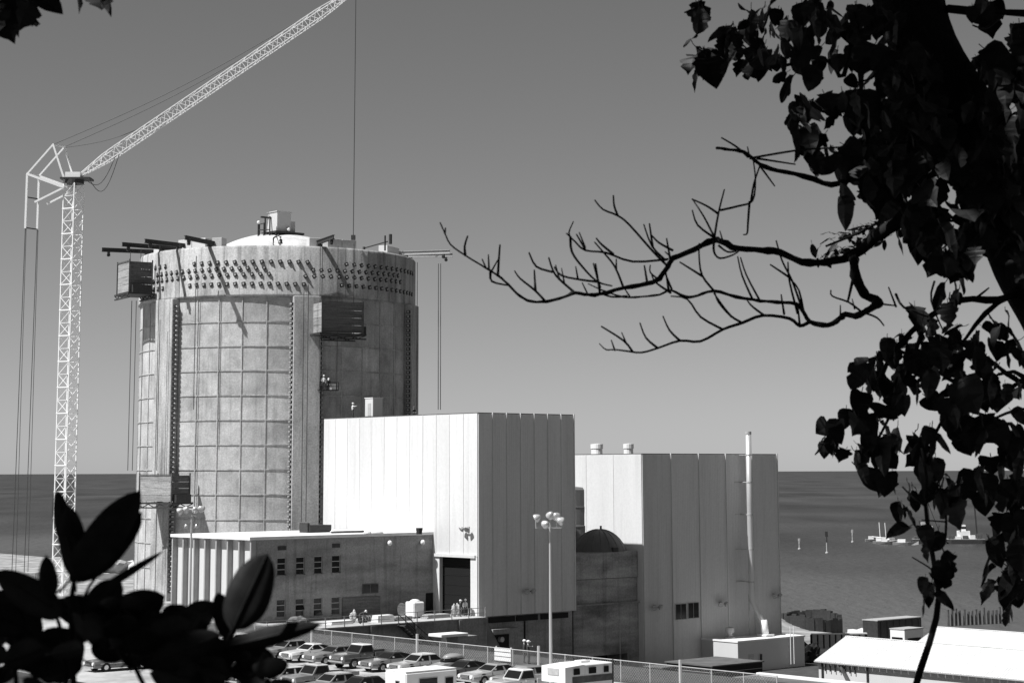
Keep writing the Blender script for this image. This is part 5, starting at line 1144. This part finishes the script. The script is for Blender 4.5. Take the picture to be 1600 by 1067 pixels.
# twigs inside the leafy parts (picture points)
for t, w0 in (([(1600,455),(1560,468),(1500,470),(1440,505),(1400,545),(1370,600)],14),([(1590,450),(1540,490),(1500,540)],10),([(1460,440),(1455,470),(1475,520)],4),([(1400,460),(1412,480),(1450,495)],5),([(1560,600),(1530,560),(1480,520)],9),([(1640,600),(1590,595),(1545,560)],10),([(1660,690),(1600,590),(1560,585)],9),([(1520,470),(1545,450)],5),([(1440,520),(1420,580),(1390,650),(1370,690)],8),([(1470,530),(1500,600),(1460,680),(1450,745)],8),([(1640,560),(1560,620),(1500,640)],9),([(1640,700),(1560,690),(1500,690)],8),([(1640,640),(1590,640),(1540,660)],7),([(1380,0),(1338,40),(1318,118),(1300,100),(1278,92),(1230,102),(1150,112)],9),([(1278,92),(1262,55)],6),([(1400,60),(1370,115),(1348,127)],6),([(1345,140),(1360,180),(1345,220)],5),([(1480,14),(1600,22),(1700,30)],14),([(1525,15),(1530,-20)],9),([(1560,30),(1540,45),(1520,40)],5),([(1340,405),(1325,470)],7),([(1430,310),(1400,330),(1350,360),(1290,385)],7),([(1400,200),(1380,240),(1350,270)],6),([(1100,-10),(1090,10),(1070,20)],5)):
    limb(rt_, t, [k9*w0/2*(1-.5*j/(len(t)-1)) for j in range(len(t))], (TY+rnd(-.2,.3), TY+rnd(-.6,.3)), 'twig', M_['twig'], False, 6, .06)
# leaves
def leaf_mesh(kind, mt):
    """unit leaf: base at origin, tip at +y = 1, folded along the midrib and drooping"""
    if kind == 'lobed': half = [(.0,.0),(.16,-.08),(.38,.02),(.3,.16),(.56,.3),(.5,.42),(.37,.47),(.42,.64),(.28,.76),(.14,.86),(.0,1.05)]
    elif kind == 'heart': half = [(.0,.02),(.18,-.1),(.38,.0),(.47,.2),(.44,.42),(.38,.6),(.24,.8),(.1,.94),(.0,1.02)]
    elif kind == 'mitten': half = [(.0,.0),(.14,.1),(.26,.28),(.46,.5),(.44,.62),(.32,.66),(.36,.84),(.2,.98),(.0,1.05)]
    else: half = [(.0,.0),(.1,.12),(.19,.32),(.22,.52),(.18,.72),(.09,.9),(.0,1.0)]
    s = MB(); n = len(half); up_ = lambda x, y: .22*abs(x)-.28*y*y+.05*math.sin(7*y+3*x)
    if kind == 'mitten': lo = [(.0,.0),(.14,.1),(.22,.3),(.28,.55),(.26,.75),(.22,.84),(.18,.9),(.1,.98),(.0,1.05)]
    else: lo = half
    vs = [(0, y, up_(0, y)) for x, y in half]+[(x, y, up_(x, y)) for x, y in half]+[(-x, y, up_(x, y)) for x, y in lo]
    fs = []
    for i in range(n-1): fs += [(i, n+i, n+i+1, i+1), (i, i+1, 2*n+i+1, 2*n+i)]
    fs = [tuple(dict.fromkeys(f)) for f in fs]
    s.add(vs, fs); s.tube([(0,-.28,.05),(0,-.1,.0),(0,.02,.01)], .018, 4)
    me = s.mesh('leaf', mt, fix=False); return me
LM = [leaf_mesh('lobed', M_['leaf']), leaf_mesh('heart', M_['leaf']), leaf_mesh('mitten', M_['leaf']), leaf_mesh('heart', M_['leaf'])]
LO = leaf_mesh('oval', M_['leaf2']); LS = [leaf_mesh('heart', M_['leaf']), leaf_mesh('oval', M_['leaf'])]
def leaf_matrix(p, size, droop=True):
    az = rnd(0, 2*math.pi); pit = rnd(-1.5, -.2) if droop else rnd(-.9, .5); roll = rnd(-1.0, 1.0)
    R = Matrix.Rotation(az, 4, 'Z') @ Matrix.Rotation(pit, 4, 'X') @ Matrix.Rotation(roll, 4, 'Y')
    return Matrix.Translation(p) @ R @ Matrix.Diagonal((size*rnd(.85,1.15), size, size, 1))
CL = [(1095,98,14,22,5),(1088,12,12,8,3),(1120,60,35,30,9),(1165,35,35,30,10),(1215,30,45,30,15),(1275,30,50,32,18),(1330,40,40,40,18),(1200,75,50,22,8),(1160,92,35,12,5),(1280,100,55,30,9),(1375,70,45,60,26),(1420,120,40,60,26),
 (1250,180,14,28,6),(1265,215,22,18,5),(1300,165,45,20,13),(1345,150,40,35,16),(1290,240,12,14,3),(1330,225,12,12,2),(1322,300,8,22,3),(1352,300,14,22,4),(1310,250,14,16,3),(1390,215,35,50,20),(1372,265,30,26,8),(1420,290,40,45,18),(1455,230,45,80,34),(1440,340,45,35,16),(1490,385,40,25,12),(1520,340,40,50,18),(1500,418,14,10,2),(1540,270,40,50,14),(1350,262,14,14,3),
 (1535,5,22,12,4),(1590,55,16,20,4),(1545,95,30,22,8),(1580,110,25,25,7),(1592,165,14,14,3),(1545,165,30,30,8),(1590,320,20,30,5),(1590,230,18,40,10),(1585,300,20,40,12),(1590,390,14,40,8),(1560,200,30,40,12),(1588,120,20,40,8),
 (1405,535,28,20,9),(1442,505,16,16,3),(1488,465,13,13,3),(1378,575,26,26,9),(1430,570,35,25,12),(1350,640,18,16,4),(1362,670,22,22,6),(1312,672,10,8,1),(1296,690,8,12,3),(1288,680,6,6,1),(1335,705,14,14,3),(1470,555,35,30,14),(1500,530,28,25,10),(1560,510,24,28,8),(1535,590,32,30,14),(1590,540,14,24,4),(1585,600,18,14,4),(1480,625,36,26,13),(1402,640,16,30,5),(1395,690,14,18,4),(1445,695,28,30,12),(1525,665,38,30,16),(1580,680,22,40,11),(1465,745,28,28,10),(1545,740,34,34,13),(1592,770,16,50,10),(1497,760,10,30,4),(1412,780,10,14,2),(1385,742,20,9,5),(1348,728,8,8,2),(1360,700,12,14,3),(1562,835,18,32,8),(1570,890,20,38,9),(1592,880,10,60,6),(1575,940,14,14,3),(1420,760,14,10,3)]
nleaf = 0; spec = []
for (cx, cy, rx, ry, n) in CL:
    for k in range(int(n*(2.5 if cx > 1380 and cy < 420 else 1.3))):
        t = rnd(0, 6.283); q = math.sqrt(random.random()); px = cx+rx*q*math.cos(t); py = cy+ry*q*math.sin(t)
        spec.append((at(px, py, TY+rnd(-.9, .9)), random.choice((.07,.08,.095,.105,.12,.14))*rnd(.85, 1.1)))
for (px, py, sz) in ((1335,232,.17),(1345,205,.15),(1312,285,.14),(1322,270,.15),(1300,235,.1),(1275,235,.1),(1290,210,.12),(1355,258,.14),(1365,288,.12),(1350,305,.12),(1385,268,.17),(1400,288,.17),(1375,218,.14),(1100,92,.16),(1090,76,.15),(1120,105,.1),(1255,150,.13),(1248,175,.12),(1258,200,.12),(1242,165,.11),(1262,225,.1),(1330,178,.13),(1215,92,.1),(1180,95,.09),(1235,108,.08),(1295,665,.11),(1290,695,.09),(1306,690,.09),(1312,655,.12),(1328,640,.1),(1345,610,.13),(1355,560,.14),(1425,480,.15),(1480,445,.14),(1495,455,.12),(1365,700,.15),(1372,660,.16),(1335,700,.1),(1395,600,.15)):
    for k in range(1): spec.append((at(px+rnd(-6, 6), py+rnd(-6, 6), TY+rnd(-.3, .3)), sz*rnd(.8, 1.05)))
random.shuffle(spec); spec.sort(key=lambda q: -q[1])
rest = MB()
for i, (p, sz) in enumerate(spec):
    mtx = leaf_matrix(p-TB, sz); me = random.choice(LM)
    if i < 300: o = put('leaf', me, rt_); o.matrix_local = mtx
    else: rest.add([mtx @ v.co for v in me.vertices], [tuple(f.vertices) for f in me.polygons])
# narrow leaflets on the sprig below the limb; caught light painted as paler colour
for i in range(70):
    t = random.random(); px = 1275+t*125+rnd(-8, 8); py = 388-38*t+rnd(-16, 20); mtx = leaf_matrix(at(px, py, TY+.7+rnd(-.2, .2))-TB, rnd(.055, .085), False); rest.add([mtx @ v.co for v in LO.vertices], [tuple(f.vertices) for f in LO.polygons], 1)
tag(rest.build('foliage', [M_['leaf'], M_['leaf2']], rt_, fix=False), kind='stuff')
# sapling stem at the lower right
SB = at(1425, 1110, 7.6); SB.z = gh(SB.x, SB.y)-.05
sp = empty('thin_sapling', SB, 0, 'thin bent sapling with a tuft of leaves in front of the sheds', 'sapling')
ks = 7.6/3000.
s = MB(); pts = [Vector((SB.x, SB.y, SB.z))]+[at(x, y, 7.6+.06*i) for i, (x, y) in enumerate(((1428,1080),(1440,1040),(1452,1005),(1463,965),(1467,930),(1462,895),(1456,860),(1450,825),(1446,790),(1448,745),(1440,700)))]
s.tube([p-SB for p in pts], [ks*q/2 for q in (12,11,11,10,10,9,8,8,7,6,5,4)], 8); s.build('stem', M_['twig'], sp, smooth=True)
for (t, w0) in (([(1446,790),(1425,775),(1410,760)],4),([(1448,780),(1468,765),(1475,745)],4),([(1456,860),(1475,850),(1478,800),(1470,770)],5),([(1478,815),(1440,812)],3),([(1462,895),(1450,885),(1425,870)],3),([(1462,882),(1480,880),(1470,850)],3)): limb(sp, t, [ks*w0/2, ks*w0/3], (7.7, 7.8), 'twig', M_['twig'], False, 6, .04)
for (px, py, sz) in ((1465,915,.1),(1472,900,.1),(1455,925,.09),(1478,915,.09),(1462,940,.09),(1470,890,.09),(1485,890,.08),(1488,878,.07),(1445,915,.06),(1450,945,.08),(1460,850,.08),(1466,840,.07),(1448,862,.07),(1440,835,.09),(1418,835,.1),(1412,808,.09),(1497,790,.13),(1500,770,.13)):
    o = put('leaf', random.choice(LM), sp); o.matrix_local = leaf_matrix(at(px, py-12, 7.7+rnd(-.1,.1))-SB, sz)
# ---- broad leaved shrub close to the camera
HB = Vector((-.62, 3.2, gh(-.62, 3.2)-.05))
shb = empty('broad_leaved_shrub', HB, 0, 'dark out of focus broad leaved shrub filling the lower left corner', 'shrub')
def bigleaf(b, t, wpx, Y, cup=.25, dy=0., back=.0, shape='oval'):
    """leaf from base pixel b to tip pixel t at distance Y (tip nearer or farther by dy), its width in picture pixels"""
    p0 = at(*b, Y); p1 = at(*t, Y+dy); ax = p1-p0; Ln = ax.length; ax.normalize(); sd = ax.cross(Vector((0,1,0)))
    sd.normalize(); nn = sd.cross(ax); hw = wpx*Y/3000./2; N_ = 12; s = MB(); vs = []
    for i in range(N_+1):
        f = i/N_; wv_ = hw*(math.sin(math.pi*min(1, f**.9))**.6 if 0 < f < 1 else 0)
        c = p0+ax*(Ln*f)+nn*(back*math.sin(math.pi*f)*Ln)
        for k in (-1, -.5, 0, .5, 1): vs.append(c+sd*(wv_*k*(1+.04*math.sin(9*f+k)))+nn*(cup*wv_*abs(k))-HB)
    fs = [(i*5+k, i*5+k+1, i*5+5+k+1, i*5+5+k) for i in range(N_) for k in range(4)]
    s.add(vs, fs); s.tube([p0+ax*(Ln*i/6)-nn*.001-HB for i in range(-1, 7)], [.0016]*7+[.0008], 5)
    o = s.build('leaf', M_['leaf3'], shb, smooth=True, fix=False); md_ = o.modifiers.new('t', 'SOLIDIFY'); md_.thickness = .0008; return o
BL = [((112,902),(219,766),62,3.1,.2,.1),((108,908),(222,800),58,3.25,.3,.0),((118,890),(88,765),34,3.15,.2,.05),((118,905),(108,790),44,3.2,.2,-.05),((78,938),(72,867),30,3.0,.2,.0),((118,945),(255,861),13,3.3,.6,.12),((362,985),(418,864),70,3.0,.15,.0),((345,1012),(503,974),30,3.1,.3,-.1),((98,962),(-8,893),52,3.0,.2,.05),((360,1000),(340,925),36,3.2,.2,0),
 ((135,960),(190,908),50,3.2,.2,0),((150,985),(258,930),62,3.2,.2,0),((190,1010),(300,962),54,3.1,.2,.05),((235,1040),(345,990),50,3.0,.2,0),((300,1050),(385,1000),46,3.2,.2,0),((60,1010),(-20,925),70,3.3,.2,0),((40,985),(-30,950),50,3.1,.2,0),((130,1030),(60,990),60,3.4,.2,0)]
for b_, t, wd, Y, cup, dy in BL: bigleaf(b_, t, wd, Y, cup, dy)
random.seed(33)
for i in range(150):
    px = rnd(-30, 420); top = 930 if px < 40 else (1000 if px < 110 else (930+.0012*(px-190)**2 if px < 300 else 985+(px-300)*.28)); py = top+20+abs(random.gauss(0, 55))
    if (105 < px < 145 and 1005 < py < 1075) or (225 < px < 275 and 985 < py < 1012 ) or (275 < px < 330 and 1010 < py < 1040): continue
    if 370 < px and py < 1035: continue
    ang = rnd(0, 6.283); ln = rnd(45, 85); ang = -abs(ang-3.14)*.9-.1
    tx = px+ln*math.cos(ang)*.9; ty = py+ln*math.sin(ang)*.55
    if ty < top-5: ty = top-5+rnd(0, 10)
    bigleaf((px, py), (tx, ty), ln*rnd(.42, .62), rnd(2.9, 3.9), rnd(.1, .4), rnd(-.15, .15), rnd(-.1, .1))
for t, w0 in (([(118,1120),(112,1010),(112,940),(116,900),(112,880)],11),([(105,1110),(98,1000),(80,940)],9),([(340,1120),(350,1040),(362,990),(368,975)],10),([(120,960),(140,915),(165,885)],6),([(250,1120),(210,1040),(190,990)],9),([(30,1120),(20,1020),(5,960)],9)):
    limb(shb, t, [3.2/3000*w0/2, 3.2/3000*w0/3.4], (3.25, 3.15), 'stem', M_['twig'], False, 7, .02)
# ---- shade tree beside the photographer: its crown overhangs the camera and shades the near leaves
GB = Vector((-6.5, -3.5, 0)); GB.z = gh(GB.x, GB.y)-.1
gt = empty('shade_tree', GB, 0, 'tree overhead whose leaf tips hang into the top left corner', 'tree')
s = MB(); s.tube([(0,0,-.3),(.1,.1,2),(.3,.4,5),(.8,1.2,8),(1.6,2.4,10)], [.38,.33,.28,.22,.12], 14); s.build('trunk', M_['bark'], gt, smooth=True)
for tx, ty, tz in ((8,4,9.2),(6,10,9),(-2,8,9.5),(-4,1,9),(2,13,8.8),(9,9,9),(5.5,9.4,5.2)):
    s = MB(); s.tube([(.4,.7,5.5),(.4+tx*.3,.7+ty*.3,7.4),(tx*.7,ty*.7,tz-.4),(tx,ty,tz)], [.17,.12,.07,.03], 8); s.build('limb', M_['bark'], gt, smooth=True)
CRc = Vector((-3.6, 3.2, 32.0)); CR = (9.5, 9.0, 3.0)
fo = MB(); random.seed(44); lm_ = LM[1]; lv = [(0,0,0),(.45,.25,.08),(.3,.75,0),(0,1,-.25),(-.3,.75,0),(-.45,.25,.08)]
cl_ = [Vector((CRc.x+CR[0]*math.sqrt(random.random())*math.cos(a), CRc.y+CR[1]*math.sqrt(random.random())*math.sin(a), CRc.z+rnd(-1, 1)*CR[2]*.8)) for a in [rnd(0, 6.283) for _ in range(320)]]
for c in cl_:
    for k in range(40):
        p = c+Vector((random.gauss(0, .75), random.gauss(0, .75), random.gauss(0, .5)))
        if p.z < 24+.30*max(0, p.y)+1.0: continue
        mtx = leaf_matrix(p-GB, rnd(.32, .46)); fo.add([mtx @ Vector(v) for v in lv], [(0,1,2,3),(0,3,4,5)])
tag(fo.build('foliage', M_['leaf'], gt, fix=False), kind='stuff')
for (px, py, sz, Y) in ((10,5,.1,5.6),(30,12,.11,5.7),(45,8,.1,5.6),(20,25,.1,5.8),(5,30,.09,5.6),(35,35,.07,5.7),(-8,15,.1,5.6),(150,-8,.09,5.6),(158,6,.08,5.7),(120,-8,.07,5.7),(128,-6,.06,5.6),(172,-5,.07,5.6),(22,38,.06,5.7),(55,-2,.1,5.7)):
    o = put('leaf', random.choice(LM[:2]), gt); p = at(px, py-8, Y); mtx = leaf_matrix(p-GB, sz); o.matrix_local = mtx
limb(gt, [(60,-160),(40,-60),(30,-5),(20,20)], [.014,.004], (5.8,5.7), 'twig', M_['twig'], False, 6, .02); limb(gt, [(110,-160),(140,-60),(152,-5)], [.012,.003], (5.8,5.7), 'twig', M_['twig'], False, 6, .02)

GB2 = Vector((7.5, -5.0, 0)); GB2.z = gh(GB2.x, GB2.y)-.1  # second tree, out of view, added to keep light off the near leaves
gt2 = empty('shade_tree', GB2, 0, 'unseen tree added behind the photographer to shade the near leaves', 'tree')
s = MB(); s.tube([(0,0,-.3),(0,.2,3),(-.2,.8,6),(-.4,2,9),(-.6,4,11)], [.42,.36,.3,.22,.1], 14); s.build('trunk', M_['bark'], gt2, smooth=True)
for tx, ty, tz in ((-5,5,8),(4,6,9),(0,11,9.5),(-5,-3,8),(5,-2,9)):
    s = MB(); s.tube([(-.1,.6,5),(tx*.3,.6+ty*.3,6.8),(tx*.7,ty*.7,tz-.4),(tx,ty,tz)], [.18,.12,.07,.03], 8); s.build('limb', M_['bark'], gt2, smooth=True)
fo = MB(); random.seed(45)
for i in range(420):
    a = rnd(0, 6.283); q = math.sqrt(random.random())
    if i < 230: c = Vector((7+8*q*math.cos(a), 4+10*q*math.sin(a), 31.5+rnd(-2, 2.6)))
    else: c = Vector((rnd(-16, 18), -7+rnd(-2, 2), rnd(22, 34)))  # leaf wall added behind the camera to block low sky light
    for k in range(34):
        p = c+Vector((random.gauss(0, .85), random.gauss(0, .85), random.gauss(0, .6)))
        if p.y > -3 and p.z < 24+.30*max(0, p.y)+1.0: continue
        mtx = leaf_matrix(p-GB2, rnd(.34, .46)); fo.add([mtx @ Vector(v) for v in lv], [(0,1,2,3),(0,3,4,5)])
tag(fo.build('foliage', M_['leaf'], gt2, fix=False), kind='stuff')
